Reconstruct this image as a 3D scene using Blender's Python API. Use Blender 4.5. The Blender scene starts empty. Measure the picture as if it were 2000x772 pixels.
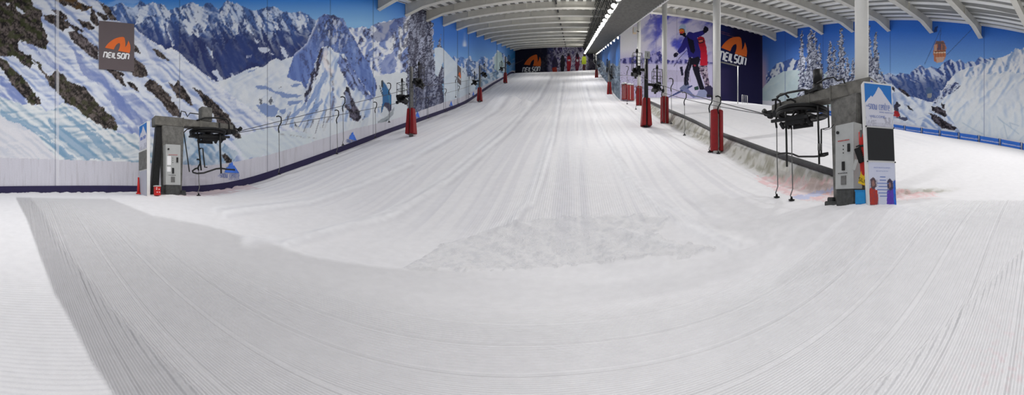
import bpy, bmesh, math, random
import numpy as np
from mathutils import Vector, Matrix
random.seed(7)
S = bpy.context.scene
COL = S.collection
F = 637.0            # panorama: pixels per radian of the 2000 px wide frame
AX, HY = 1120.0, 390.0   # pixel column of the hall's long axis (+Y), horizon row
XL, XC, XR = -14.0, 5.4, 23.7    # left wall, wall of the upper right side, far right wall
YM, YB = 36.3, 77.5              # nursery back wall, top end wall
# camera stands at the origin; every height is relative to the lens

# ------------------------------------------------------------------ rays
def ang(px): return (px - AX) / F
def at_r(px, py, r):
    a = ang(px); return Vector((r*math.sin(a), r*math.cos(a), (HY-py)/F*r))
def hitX(px, py, X): return at_r(px, py, X/math.sin(ang(px)))
def hitY(px, py, Y): return at_r(px, py, Y/math.cos(ang(px)))
def proj(x, y, z):
    r = np.maximum(np.hypot(x, y), 1e-6)
    return AX + F*np.arctan2(x, y), HY - F*z/r

# ------------------------------------------------------------------ noise
def _hash(ix, iy, seed):
    h = (ix.astype(np.int64)*374761393 + iy.astype(np.int64)*668265263 + seed*1442695041) & 0xFFFFFFFF
    h = ((h ^ (h >> 13))*1274126177) & 0xFFFFFFFF
    h = ((h ^ (h >> 16))*2246822519) & 0xFFFFFFFF
    return ((h ^ (h >> 15)) & 0xFFFFFF)/float(0xFFFFFF)
def vnoise(x, y, seed=0):
    ix = np.floor(x); iy = np.floor(y); fx = x-ix; fy = y-iy
    fx = fx*fx*fx*(fx*(fx*6-15)+10); fy = fy*fy*fy*(fy*(fy*6-15)+10)
    a = _hash(ix, iy, seed); b = _hash(ix+1, iy, seed); c = _hash(ix, iy+1, seed); d = _hash(ix+1, iy+1, seed)
    return (a*(1-fx)+b*fx)*(1-fy) + (c*(1-fx)+d*fx)*fy
def fbm(x, y, oct=4, seed=0, gain=.5):
    s = 0; amp = 1; tot = 0
    for o in range(oct):
        s = s + amp*vnoise(x*2**o + o*17.3, y*2**o - o*9.1, seed+o*31); tot += amp; amp *= gain
    return s/tot
def ridged(x, y, oct=4, seed=0, gain=.55):
    s = 0; amp = 1; tot = 0
    for o in range(oct):
        s = s + amp*(1-np.abs(2*vnoise(x*2**o + o*11.7, y*2**o + o*5.3, seed+o*37)-1)); tot += amp; amp *= gain
    return s/tot
def sstep(a, b, x):
    t = np.clip((x-a)/(b-a), 0, 1); return t*t*(3-2*t)
def inside(px, py, poly):
    poly = np.asarray(poly, float); res = np.zeros(px.shape, bool)
    x0, y0 = poly.min(0); x1, y1 = poly.max(0)
    idx = np.nonzero((px >= x0) & (px <= x1) & (py >= y0) & (py <= y1))[0]
    if not len(idx): return res
    x = px[idx]; y = py[idx]; r = np.zeros(len(idx), bool); n = len(poly)
    for i in range(n):
        ax, ay = poly[i]; bx, by = poly[(i+1) % n]
        if ay == by: continue
        c = (ay > y) != (by > y)
        r ^= c & (x < (bx-ax)*(y-ay)/(by-ay)+ax)
    res[idx] = r
    return res
def dist_line(px, py, line):
    d = np.full(px.shape, 1e9)
    for (ax, ay), (bx, by) in zip(line[:-1], line[1:]):
        dx, dy = bx-ax, by-ay
        t = np.clip(((px-ax)*dx+(py-ay)*dy)/(dx*dx+dy*dy), 0, 1)
        d = np.minimum(d, np.hypot(px-ax-t*dx, py-ay-t*dy))
    return d
def lin(c):
    c = np.asarray(c, float)/255.0
    return np.where(c <= .04045, c/12.92, ((c+.055)/1.055)**2.4)

# ------------------------------------------------------------------ materials
MATS = {}
def mat(name, rgb, rough=.6, metal=0., emit=0., noise=0., scale=8., spec=.4, bump=0.):
    if name in MATS: return MATS[name]
    m = bpy.data.materials.new(name); m.use_nodes = True
    nt = m.node_tree; b = nt.nodes['Principled BSDF']
    c = tuple(lin(rgb)) + (1,)
    b.inputs['Base Color'].default_value = c
    b.inputs['Roughness'].default_value = rough; b.inputs['Metallic'].default_value = metal
    b.inputs['Specular IOR Level'].default_value = spec
    if emit:
        b.inputs['Emission Color'].default_value = c; b.inputs['Emission Strength'].default_value = emit
    if noise or bump:
        tc = nt.nodes.new('ShaderNodeTexCoord'); n = nt.nodes.new('ShaderNodeTexNoise')
        n.inputs['Scale'].default_value = scale; n.inputs['Detail'].default_value = 6; n.inputs['Roughness'].default_value = .65
        nt.links.new(tc.outputs['Object'], n.inputs['Vector'])
        r = nt.nodes.new('ShaderNodeValToRGB')
        r.color_ramp.elements[0].position = .3; r.color_ramp.elements[1].position = .72
        lo = tuple(max(0, v*(1-noise)) for v in c[:3])+(1,); hi = tuple(min(1, v*(1+noise)) for v in c[:3])+(1,)
        r.color_ramp.elements[0].color = lo; r.color_ramp.elements[1].color = hi
        nt.links.new(n.outputs['Fac'], r.inputs['Fac']); nt.links.new(r.outputs['Color'], b.inputs['Base Color'])
        if bump:
            bp = nt.nodes.new('ShaderNodeBump'); bp.inputs['Strength'].default_value = bump; bp.inputs['Distance'].default_value = .02
            nt.links.new(n.outputs['Fac'], bp.inputs['Height']); nt.links.new(bp.outputs['Normal'], b.inputs['Normal'])
    MATS[name] = m; return m
def vmat(name, rough=.75, spec=.25, grain=.06, scale=30):
    """printed surface: colour attribute with a light procedural grain"""
    if name in MATS: return MATS[name]
    m = bpy.data.materials.new(name); m.use_nodes = True; nt = m.node_tree; b = nt.nodes['Principled BSDF']
    at = nt.nodes.new('ShaderNodeAttribute'); at.attribute_name = 'Col'
    tc = nt.nodes.new('ShaderNodeTexCoord'); n = nt.nodes.new('ShaderNodeTexNoise')
    n.inputs['Scale'].default_value = scale; n.inputs['Detail'].default_value = 4
    nt.links.new(tc.outputs['Object'], n.inputs['Vector'])
    mr = nt.nodes.new('ShaderNodeMapRange'); mr.inputs['From Min'].default_value = .3; mr.inputs['From Max'].default_value = .7
    mr.inputs['To Min'].default_value = 1-grain; mr.inputs['To Max'].default_value = 1+grain
    nt.links.new(n.outputs['Fac'], mr.inputs['Value'])
    mx = nt.nodes.new('ShaderNodeVectorMath'); mx.operation = 'SCALE'
    nt.links.new(at.outputs['Color'], mx.inputs[0]); nt.links.new(mr.outputs['Result'], mx.inputs['Scale'])
    nt.links.new(mx.outputs['Vector'], b.inputs['Base Color'])
    b.inputs['Roughness'].default_value = rough; b.inputs['Specular IOR Level'].default_value = spec
    MATS[name] = m; return m

M_steel = mat('galvanised_steel', (112,112,110), .55, .35, noise=.25, scale=9)
M_dark = mat('dark_painted_steel', (38,38,38), .5, .3, noise=.3, scale=14)
M_black = mat('black_grease', (16,16,17), .5, .2, noise=.3, scale=20)
M_concrete = mat('weathered_grey_casting', (112,111,107), .85, noise=.35, scale=7, bump=.3)
M_beamst = mat('weathered_beam', (112,110,104), .8, .1, noise=.35, scale=5)
M_cab = mat('light_grey_enamel', (178,180,178), .45, noise=.05, scale=6)
M_cabd = mat('dark_plinth', (70,71,70), .8, noise=.4, scale=10)
M_white = mat('white_paint', (226,226,224), .5, noise=.03, scale=3)
M_col = mat('column_white_paint', (222,221,216), .45, noise=.04, scale=2)
M_red = mat('red_vinyl_pad', (136,18,22), .5, noise=.18, scale=6)
M_redb = mat('bright_red_plastic', (196,34,28), .45)
M_orange = mat('orange_print', (232,110,40), .6, noise=.04, scale=5)
M_white_print = mat('white_print', (240,240,240), .6)
M_navy = mat('navy_kick', (34,26,70), .6, noise=.15, scale=4)
M_greyban = mat('grey_banner_cloth', (104,94,96), .85, noise=.06, scale=60)
M_navyban = mat('navy_banner_cloth', (24,22,52), .7, noise=.1, scale=3)
M_blue = mat('sky_blue_print', (42,120,200), .6)
M_blue2 = mat('mid_blue_print', (70,120,220), .6, noise=.25, scale=2)
M_txt = mat('slate_blue_print', (96,120,185), .6)
M_fence = mat('blue_fence_banner', (38,104,200), .6, noise=.1, scale=4)
M_yel = mat('yellow_sign_plastic', (236,196,30), .5)
M_crate = mat('blue_crate_plastic', (30,140,205), .45, noise=.08, scale=10)
M_screen = mat('screen_glass', (12,12,15), .12, spec=.6)
M_purple = mat('purple_print', (56,40,150), .6)
M_beige = mat('beige_plastic', (196,178,150), .6)
M_ceilbeam = mat('ceiling_beam_paint', (214,211,201), .6, noise=.06, scale=2)
M_deck = mat('roof_deck_grey', (140,140,136), .8, noise=.12, scale=1.5)
M_rib = mat('roof_rib_white', (236,236,232), .6, noise=.05, scale=1)
M_gant = mat('gantry_slat_grey', (104,104,100), .6, .2, noise=.25, scale=5)
M_gantd = mat('gantry_mesh_dark', (58,58,58), .7, .2, noise=.3, scale=5)
M_lamp = mat('floodlight_lens', (255,252,244), .3, emit=40)
M_lamp2 = mat('small_lamp_lens', (255,244,225), .3, emit=12)
M_pipe = mat('grey_rail_padding', (74,74,76), .6, noise=.2, scale=6)
M_cable = mat('steel_cable', (70,70,72), .5, .4)

# ------------------------------------------------------------------ mesh builder
class MB:
    def __init__(s): s.v = []; s.f = []; s.sm = []
    def add(s, vs, fs, smooth=False):
        o = len(s.v); s.v += [tuple(v) for v in vs]
        for f in fs: s.f.append([o+i for i in f]); s.sm.append(smooth)
        return s
    def hexa(s, b, t):
        """b, t: four bottom and four top corners (counter-clockwise from above)"""
        return s.add(list(b)+list(t), [(3,2,1,0),(4,5,6,7),(0,1,5,4),(1,2,6,5),(2,3,7,6),(3,0,4,7)])
    def box(s, c, d, rz=0., ry=0., rx=0.):
        R = Matrix.Rotation(rz,3,'Z') @ Matrix.Rotation(ry,3,'Y') @ Matrix.Rotation(rx,3,'X'); c = Vector(c)
        q = [(-1,-1),(1,-1),(1,1),(-1,1)]
        P = lambda x,y,z: c + R @ Vector((x*d[0]/2, y*d[1]/2, z*d[2]/2))
        return s.hexa([P(x,y,-1) for x,y in q], [P(x,y,1) for x,y in q])
    def bar(s, p0, p1, w, h, up=(0,0,1)):
        p0 = Vector(p0); p1 = Vector(p1); d = (p1-p0).normalized(); up = Vector(up)
        if abs(d.dot(up)) > .99: up = Vector((0,1,0))
        a = d.cross(up).normalized(); b = a.cross(d).normalized()
        q = [(-1,-1),(1,-1),(1,1),(-1,1)]
        E = lambda p: [p + a*(x*w/2) + b*(y*h/2) for x,y in q]
        return s.add(E(p0)+E(p1), [(0,1,2,3),(7,6,5,4),(0,4,5,1),(1,5,6,2),(2,6,7,3),(3,7,4,0)])
    def tube(s, pts, r, n=8, caps=True):
        pts = [Vector(p) for p in pts]; m = len(pts)
        rr = r if isinstance(r, (list, tuple)) else [r]*m
        vs = []; ref = None
        for i, p in enumerate(pts):
            d = (pts[min(i+1, m-1)] - pts[max(i-1, 0)]).normalized()
            if ref is None:
                ref = d.cross(Vector((0,0,1)))
                if ref.length < 1e-3: ref = d.cross(Vector((0,1,0)))
            ref = (ref - d*ref.dot(d)).normalized(); b = d.cross(ref)
            for k in range(n):
                t = 2*math.pi*k/n; vs.append(p + (ref*math.cos(t) + b*math.sin(t))*rr[i])
        fs = [(i*n+k, i*n+(k+1) % n, (i+1)*n+(k+1) % n, (i+1)*n+k) for i in range(m-1) for k in range(n)]
        s.add(vs, fs, True)
        if caps:
            o = len(s.v)-len(vs)
            s.f.append([o+k for k in range(n)][::-1]); s.sm.append(False)
            s.f.append([o+(m-1)*n+k for k in range(n)]); s.sm.append(False)
        return s
    def cyl(s, p0, p1, r, r1=None, n=20): return s.tube([p0, p1], [r, r if r1 is None else r1], n)
    def poly(s, pts2, fr, depth=.01):
        """extruded flat outline; fr(u,v,w) maps to 3D, w is outwards"""
        n = len(pts2)
        ar = sum(pts2[i][0]*pts2[(i+1)%n][1]-pts2[(i+1)%n][0]*pts2[i][1] for i in range(n))
        if ar < 0: pts2 = pts2[::-1]
        vs = [fr(u,v,0) for u,v in pts2] + [fr(u,v,depth) for u,v in pts2]
        fs = [tuple(range(n))[::-1], tuple(range(n,2*n))] + [(i,(i+1)%n,n+(i+1)%n,n+i) for i in range(n)]
        return s.add(vs, fs)
    def stroke(s, line, fr, w, depth=.01, closed=False):
        P = [Vector((a,b)) for a,b in line]; n = len(P); L = []; R = []
        for i in range(n):
            if closed: d0 = P[i]-P[i-1]; d1 = P[(i+1)%n]-P[i]
            else:
                d0 = P[i]-P[i-1] if i else P[1]-P[0]; d1 = P[i+1]-P[i] if i < n-1 else P[-1]-P[-2]
            d0.normalize(); d1.normalize(); t = d0+d1
            if t.length < 1e-4: t = d1.copy()
            t.normalize(); nn = Vector((-t.y, t.x)); k = min(1/max(.4, nn.dot(Vector((-d1.y, d1.x)))), 1.6)
            L.append(P[i]+nn*(w/2*k)); R.append(P[i]-nn*(w/2*k))
        m = n if closed else n-1
        for i in range(m):
            j = (i+1) % n
            s.poly([tuple(R[i]), tuple(R[j]), tuple(L[j]), tuple(L[i])], fr, depth)
        return s
    def mesh(s, name, off=Vector((0,0,0)), bevel=0):
        me = bpy.data.meshes.new(name)
        me.from_pydata([tuple(Vector(v)-off) for v in s.v], [], s.f)
        me.polygons.foreach_set('use_smooth', s.sm); me.update()
        bm = bmesh.new(); bm.from_mesh(me)
        bmesh.ops.recalc_face_normals(bm, faces=bm.faces)
        if bevel:
            ed = [e for e in bm.edges if len(e.link_faces) == 2 and e.calc_face_angle(0) > .6 and not (e.link_faces[0].smooth and e.link_faces[1].smooth)]
            bmesh.ops.bevel(bm, geom=ed, offset=bevel, segments=2, affect='EDGES', clamp_overlap=True)
        bm.to_mesh(me); bm.free()
        return me
def frame(o, u, v):
    o = Vector(o); u = Vector(u).normalized(); v = Vector(v).normalized(); w = u.cross(v)
    return lambda a, b, c=0.: o + u*a + v*b + w*c

def link(name, me, m=None):
    o = bpy.data.objects.new(name, me); COL.objects.link(o)
    if m is not None: me.materials.append(m)
    return o
def tag(o, label=None, cat=None, group=None, kind=None):
    if label: o['label'] = label
    if cat: o['category'] = cat
    if group: o['group'] = group
    if kind: o['kind'] = kind
    return o
def thing(name, label, cat, loc, group=None):
    o = bpy.data.objects.new(name, None); COL.objects.link(o); o.location = loc; o.empty_display_size = .2
    return tag(o, label, cat, group)
def part(root, name, mb, m, bevel=0, label=None, parent=None):
    """a part (or, with parent, a sub-part) built in world coordinates under the thing's empty"""
    o = link(name, mb.mesh(name, Vector(root.location), bevel), m); o.parent = parent or root
    if label: o['label'] = label
    return o
def solo(name, mb, m, label, cat, group=None, bevel=0):
    c = Vector((0,0,0))
    for v in mb.v: c += Vector(v)
    c /= len(mb.v); c.z = min(v[2] for v in mb.v)
    o = link(name, mb.mesh(name, c, bevel), m); o.location = c
    return tag(o, label, cat, group)
def struct(name, mb, m, bevel=0):
    return tag(link(name, mb.mesh(name, Vector((0,0,0)), bevel), m), kind='structure')
def copy_tree(o, loc, label, group=None):
    r = o.copy(); COL.objects.link(r); r.location = loc; r['label'] = label
    if group: r['group'] = group
    for ch in o.children:
        c = ch.copy(); COL.objects.link(c); c.parent = r
        for g in ch.children:
            d = g.copy(); COL.objects.link(d); d.parent = c
    return r
def col_grid(name, V, nu, nv, C, m, smooth=False, parent=None):
    """grid mesh of nu x nv vertices with linear colours C"""
    me = bpy.data.meshes.new(name)
    i = np.arange(nu*nv).reshape(nu, nv)
    q = np.stack([i[:-1,:-1], i[1:,:-1], i[1:,1:], i[:-1,1:]], -1).reshape(-1, 4)
    me.vertices.add(nu*nv); me.vertices.foreach_set('co', np.ascontiguousarray(V, dtype=np.float32).ravel())
    me.loops.add(q.size); me.loops.foreach_set('vertex_index', q.ravel().astype(np.int32))
    me.polygons.add(len(q)); me.polygons.foreach_set('loop_start', np.arange(0, q.size, 4, dtype=np.int32))
    me.polygons.foreach_set('use_smooth', np.full(len(q), smooth))
    me.update(calc_edges=True)
    at = me.color_attributes.new('Col', 'FLOAT_COLOR', 'POINT')
    C4 = np.ones((nu*nv, 4), np.float32); C4[:, :3] = np.clip(C, 0, 1)
    at.data.foreach_set('color', C4.ravel())
    o = link(name, me, m)
    return o

# stroke lettering ---------------------------------------------------------
GL = {
 'n': (.75, [[(0,0),(0,1),(.55,1),(.75,.82),(.75,0)]]),
 'E': (.7, [[(.7,1),(.15,1),(0,.85),(0,.15),(.15,0),(.7,0)], [(0,.5),(.62,.5)]]),
 'I': (.05, [[(.02,0),(.02,1)]]),
 'L': (.55, [[(0,1),(0,.15),(.15,0),(.55,0)]]),
 'S': (.7, [[(.7,1),(.15,1),(0,.88),(0,.62),(.12,.5),(.58,.5),(.7,.38),(.7,.12),(.55,0),(0,0)]]),
 'O': (.75, [[(.15,0),(.6,0),(.75,.15),(.75,.85),(.6,1),(.15,1),(0,.85),(0,.15),(.15,0)]]),
 's': (.5, [[(.5,.7),(.1,.7),(0,.62),(0,.43),(.1,.36),(.4,.36),(.5,.28),(.5,.08),(.4,0),(0,0)]]),
 'm': (.5, [[(0,0),(0,.7),(.4,.7),(.5,.6),(.5,0)]]),
 'o': (.55, [[(.1,0),(.45,0),(.55,.1),(.55,.6),(.45,.7),(.1,.7),(0,.6),(0,.1),(.1,0)]]),
 'w': (.8, [[(0,.7),(.04,.1),(.12,0),(.34,0),(.4,.1),(.4,.6)], [(.4,.1),(.46,0),(.68,0),(.76,.1),(.8,.7)]]),
 'c': (.48, [[(.48,.7),(.1,.7),(0,.6),(0,.1),(.1,0),(.48,0)]]),
 'e': (.52, [[(.5,0),(.1,0),(0,.1),(0,.6),(.1,.7),(.42,.7),(.52,.6),(.52,.34),(0,.34)]]),
 't': (.36, [[(.05,1),(.05,.1),(.15,0),(.36,0)], [(.05,.7),(.36,.7)]]),
 'r': (.36, [[(0,0),(0,.6),(.1,.7),(.36,.7)]]),
 'h': (.5, [[(0,0),(0,1)], [(0,.7),(.4,.7),(.5,.6),(.5,0)]]),
 'P': (.6, [[(0,0),(0,1),(.5,1),(.6,.9),(.6,.5),(.5,.42),(0,.42)]]),
 'M': (.9, [[(0,0),(0,1),(.8,1),(.9,.9),(.9,0)], [(.45,1),(.45,0)]]),
 'A': (.7, [[(0,0),(0,.85),(.12,1),(.58,1),(.7,.85),(.7,0)], [(0,.42),(.7,.42)]]),
 ' ': (.4, []),
}
def letters(mb, text, fr, x, y, h, width, wt=.2, gap=.28, shear=.12, depth=.012):
    tot = sum(GL[c][0] for c in text) + gap*(len(text)-1); k = width/tot; cx = 0
    for c in text:
        w, lines = GL[c]
        for ln in lines:
            mb.stroke([(x+(cx+p[0])*k + shear*p[1]*h, y+p[1]*h) for p in ln], fr, wt*min(h, k*1.3), depth)
        cx += w+gap
    return mb
def bfont(text, fr, x, y, size, depth=.004, align='LEFT'):
    cu = bpy.data.curves.new('t', 'FONT'); cu.body = text; cu.size = size; cu.align_x = align; cu.resolution_u = 3
    o = bpy.data.objects.new('t', cu); COL.objects.link(o)
    dg = bpy.context.evaluated_depsgraph_get(); me = bpy.data.meshes.new_from_object(o.evaluated_get(dg))
    mb = MB(); mb.add([fr(x+v.co.x, y+v.co.y, depth) for v in me.vertices], [tuple(p.vertices) for p in me.polygons])
    bpy.data.objects.remove(o); bpy.data.curves.remove(cu); bpy.data.meshes.remove(me)
    return mb
def swoosh():
    """orange arch-and-flame emblem outline in a unit box"""
    P = [(155,415),(175,378),(200,345),(228,315),(262,285),(300,262),(340,246),(375,238),(392,240),(402,254),(408,285),(412,330),(410,385),(428,358),(440,325),(449,283),(463,312),(473,345),(477,385),(474,425),(465,464),
         (320,446),(332,420),(341,385),(345,350),(338,330),(320,338),(300,356),(282,386),(265,432)]
    return [((x-155)/322., (464-y)/226.) for x, y in P]

# ================================================================== SNOW GROUND
PROF = np.array([(11.2,1.41),(15.4,2.84),(21.3,5.04),(25.5,6.62),(30,8.35),(35,10.3),(38.9,11.9),(41.9,13.25),(48.7,16.7),(56.7,20.7),(65.1,24.8),(72.6,28.6),(77.5,30.1),(82,30.6)])
def tps(pts):
    P = np.array(pts, float); n = len(P); sc = 20.
    xy = P[:, :2]/sc
    d = np.hypot(xy[:,None,0]-xy[None,:,0], xy[:,None,1]-xy[None,:,1]); K = np.where(d > 0, d*d*np.log(d+1e-12), 0)
    K += np.eye(n)*2e-5
    A = np.zeros((n+3, n+3)); A[:n,:n] = K; A[:n,n] = 1; A[:n,n+1:] = xy; A[n,:n] = 1; A[n+1:,:n] = xy.T
    w = np.linalg.solve(A, np.r_[P[:,2], 0, 0, 0])
    def f(x, y):
        x = np.asarray(x, float)/sc; y = np.asarray(y, float)/sc; out = w[n] + w[n+1]*x + w[n+2]*y
        for i in range(n):
            r2 = (x-xy[i,0])**2 + (y-xy[i,1])**2
            out = out + w[i]*.5*r2*np.log(r2+1e-12)
        return out
    return f
near = [(0,0,-1.5),(0,3,-1.5),(-3,1,-1.5),(3,1,-1.42),(0,-5,-1.5),(4,-4,-1.2),(-4,-4,-1.35),(0,5.6,-1.48),(-3,5.2,-1.4),(3,5,-1.1),
        (-8,0,-.6),(-8,-5,-.6),(-8,4,-.42),(-11.5,3.8,.17),(-14,-5,.2),(-14,0,.25),(-14,4,.25),
        (5.93,4.75,-.1),(5.3,4.25,-.12),(4.4,3.2,-.75),(8,1,-.1),(9,4,.35),(10,-4,.1),(15,-2,1.1),(15,3,1.7),(23.7,-4,1.7),(23.7,0,2.5),(23.7,4.55,3.67)]
mainp = near + [(-14,6.2,.3),(-14,8,.52),(-9,8.6,.15),(-4,8.2,-.62),(1,8,-.75),(4.5,7.6,-.15),(-9,11.2,1.1),(-3,11.2,.62),(2,11.2,.6),(6,10.2,.95),
    (-3,15.4,2.45),(2,15.4,2.45),(6.2,13.2,2.12),(6.2,21.6,5.25),(6.2,30.4,8.95),(0,21.3,4.9),(0,30,8.25),(0,41.9,13.2)]
for y, z in PROF:
    mainp.append((-14, y, z))
    if y > 30: mainp.append((0, y, z if y < 76 else z+.2))
    if y > 34: mainp.append((6, y, z+.35))
nurp = near + [(6.95,29,8.75),(6.95,22.8,6.35),(6.95,18.1,4.62),(6.95,13.8,2.95),(6.95,10.2,1.72),(6.95,8.35,1.15),(6.95,6.72,.68),
    (23.7,15.9,6.1),(23.7,25,9.1),(23.7,36.3,12.6),(15,16,5.6),(15,36.3,12.1),(8,36.3,11.6),(7,34,10.7),(23.7,9,4.6),(12,9,2.6),(12,22,7.0)]
fm, fn = tps(mainp), tps(nurp)
def edge_x(y): return 6.62 + np.maximum(0, 5.6-y)*1.1
def zf(x, y):
    x = np.asarray(x, float); y = np.asarray(y, float)
    w = sstep(-.22, .3, x-edge_x(y))
    return fm(x, y)*(1-w) + fn(x, y)*w
def zs(x, y): return float(zf(np.array([x]), np.array([y]))[0])
def ground(px, py, r0=2., r1=80.):
    """where the ray through a pixel meets the snow"""
    rs = np.linspace(r0, r1, 6000); a = ang(px); x = rs*math.sin(a); y = rs*math.cos(a); z = (HY-py)/F*rs
    h = z - zf(x, y); i = np.nonzero((h[:-1] > 0) & (h[1:] <= 0))[0]
    k = i[0]+1 if len(i) else int(np.argmin(abs(h)))
    return Vector((x[k], y[k], float(z[k])))

def axis_lines(lo, hi, d0, k, c=0.):
    out = [c]; p = c
    while p < hi: p += d0*(1+k*abs(p-c)); out.append(min(p, hi))
    p = c
    while p > lo: p -= d0*(1+k*abs(p-c)); out.insert(0, max(p, lo))
    return np.array(out)
gx = axis_lines(-14.02, 23.72, .03, .2); gy = axis_lines(-5., 77.6, .024, .2, 1.)
GX, GY = [g.ravel() for g in np.meshgrid(gx, gy, indexing='ij')]
GZ = zf(GX, GY); R = np.hypot(GX, GY)
PX, PY = proj(GX, GY, GZ); vis = (R > .6)
PXw = PX + (fbm(GX*1.1, GY*1.1, 3, 3)-.5)*10; PYw = PY
# world-scale relief: kicker, worn ridges, rough heap, dirty bank
k = lambda cx, cy, sx, sy: np.exp(-((GX-cx)/sx)**2-((GY-cy)/sy)**2)
g1 = ground(995, 203); g2 = ground(1020, 205); g3 = ground(925, 218)
jump = sstep(3.5, -.2, GY-g1.y)*sstep(-9, -.6, GY-g1.y)*sstep(2.2, 1.2, abs(GX-(g1.x-.6)))
GZ += .9*jump*np.clip((GY-(g1.y-8))/8, 0, 1)
GZ += .55*k(g2.x+.35, g2.y-.4, .7, 1.6)*(.6+.8*fbm(GX*2.5, GY*2.5, 3, 5))
GZ += .25*sstep(-1, 0, GY-46)*sstep(2, 0, GY-46)*sstep(4, 1, abs(GX+1))
band_in = [(213,389),(299,424),(341,432),(411,445),(480,469),(518,475),(566,493),(619,507),(700,520),(795,530),(945,533),(1185,520),(1400,487)]
line2 = [(430,447),(600,518),(795,548),(934,553),(1101,548),(1250,525),(1400,505),(1500,478)]
ridge1 = [(53,392),(80,413),(96,445),(112,472),(149,525),(213,605),(267,659),(331,723),(384,772),(420,800)]
ridge2 = [(1650,810),(1695,772),(1758,725),(1815,676),(1872,616),(1918,570),(1964,527),(2000,490),(2060,440)]
lump = fbm(GX*7, GY*7, 4, 11)
def ridge(line, wid, h, rough=.8):
    global GZ
    d = dist_line(PX, PY, line)*R/F
    GZ = GZ + vis*np.exp(-(d/wid)**2)*h*(1-rough+2*rough*lump)
ridge(ridge1, .05, .035, .9); ridge(ridge2, .045, .035, .9); ridge(line2, .06, .03, .4); ridge(band_in, .08, .03, .6)
slopes = [[(420,410),(600,392),(711,353),(795,314),(900,255),(1000,195)], [(440,420),(600,398),(700,365),(800,322)],
  [(480,474),(600,470),(767,425),(879,353),(990,258),(1023,219),(1050,190),(1073,147)], [(600,458),(740,425),(850,360),(960,270),(1010,225)],
  [(962,450),(1040,400),(1058,350),(1079,269),(1090,200),(1096,158)], [(1000,440),(1030,400),(1062,300),(1075,255)],
  [(1440,478),(1400,464),(1296,397),(1229,342),(1185,269),(1165,230),(1151,202),(1140,165)], [(1420,490),(1330,440),(1262,392),(1215,342),(1175,265),(1160,235)],
  [(1313,434),(1290,410),(1250,370),(1200,300)], [(1215,455),(1250,470),(1320,488)], [(560,482),(700,440),(800,400),(860,360)]]
smark = np.zeros_like(GX); sshade = np.zeros_like(GX)
for i, l in enumerate(slopes):
    d = dist_line(PX, PY, l)*R/F; e = vis*np.exp(-(d/(.07+.004*R))**2)*(.4+1.2*fbm(GX*1.2, GY*.4, 3, 60+i)); smark = np.maximum(smark, e); GZ = GZ + e*.055
    d2 = dist_line(PX, PY, [(a+5, b+3) for a, b in l])*R/F; sshade = np.maximum(sshade, vis*np.exp(-(d2/(.03+.0035*R))**2)*(.3+1.1*fbm(GX*2, GY*.6, 3, 160+i)))
rough_poly = [(792,527),(862,481),(934,459),(1023,434),(1101,425),(1257,419),(1313,434),(1274,464),(1330,480),(1400,486),(1346,503),(1190,517),(945,530)]
rp = inside(PXw, PYw+(lump-.5)*14, rough_poly)*1.
GZ += rp*(.05*fbm(GX*8, GY*8, 3, 21) + .016*np.sin(2*np.pi*(np.hypot(GX+3.5, GY-4.2)*1.7+.8*fbm(GX*.5, GY*.5, 2, 4))))
sw = dist_line(PX, PY, [(1300,425),(1312,440),(1290,458),(1210,470),(1180,490),(1195,512),(1300,515)])*R/F
GZ += vis*np.exp(-(sw/.16)**2)*.08
bank = np.exp(-((GX-(edge_x(GY)+.02))/.3)**2)*(GY > 4.6)*(GY < 32) + .8*np.exp(-((GX-(edge_x(GY)+.05))/.45)**2)*sstep(3.4, 4.4, GY)*(GY <= 4.6)
GZ += bank*.16*(fbm(GX*5, GY*5, 4, 8)-.45)
GZ += .05*(fbm(GX*.8, GY*.5, 3, 77)-.5)*sstep(5, 9, GY)
# crumbs of snow against the left wall and the stations
edge = np.exp(-((GX+14)/.5)**2)*(GY < 9); GZ += edge*(.16*fbm(GX*4, GY*4, 4, 15)-.02)
for cx, cy, rad in ((-11.5,3.9,1.0),(5.9,4.7,1.0)):
    GZ += .1*np.exp(-(((GX-cx)**2+(GY-cy)**2)/rad**2))*(fbm(GX*6, GY*6, 4, 19)-.2)
# colours
C = np.tile(lin((238,237,239)), (len(GX), 1))
def mixc(m, c, a=1.):
    global C
    w = (np.asarray(m, float)*a)[:, None]; C = C*(1-w) + lin(c)*w
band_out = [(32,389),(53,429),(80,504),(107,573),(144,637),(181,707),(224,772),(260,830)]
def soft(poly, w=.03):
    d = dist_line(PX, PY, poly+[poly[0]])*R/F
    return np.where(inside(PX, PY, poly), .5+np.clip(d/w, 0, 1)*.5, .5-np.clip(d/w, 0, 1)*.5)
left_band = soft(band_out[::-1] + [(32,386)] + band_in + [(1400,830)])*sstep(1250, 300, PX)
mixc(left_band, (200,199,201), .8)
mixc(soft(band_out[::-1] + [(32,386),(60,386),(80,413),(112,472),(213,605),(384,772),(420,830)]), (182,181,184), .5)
stre = fbm(GX*2.2 + .3*fbm(GX*.3, GY*.2, 2, 9), GY*.06, 4, 41)
slope_m = sstep(6.5, 9, GY)
mixc(slope_m*sstep(.5, .68, stre), (220,220,226), .35)
fine = fbm(GX*6 + .5*fbm(GX*.3, GY*.2, 2, 19), GY*.1, 3, 43)
mixc(slope_m*sstep(.52, .66, fine)*(GX < 6.4), (222,221,226), .55)
mixc(np.clip(sshade, 0, 1), (196,195,201), .75)  # shaded side of each track painted as a darker line
mixc(np.clip(smark, 0, 1)*(.5+.5*lump), (250,250,252), .8)
mixc(bank, (190,188,176), .7)
mixc(bank*sstep(.4, .62, fbm(GX*6, GY*6, 4, 23)), (150,146,128), .8)
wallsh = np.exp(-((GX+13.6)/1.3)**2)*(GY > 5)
mixc(wallsh*sstep(.38, .6, fbm(GX*3.5, GY*.5, 4, 29)), (176,174,178), .55)
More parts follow.
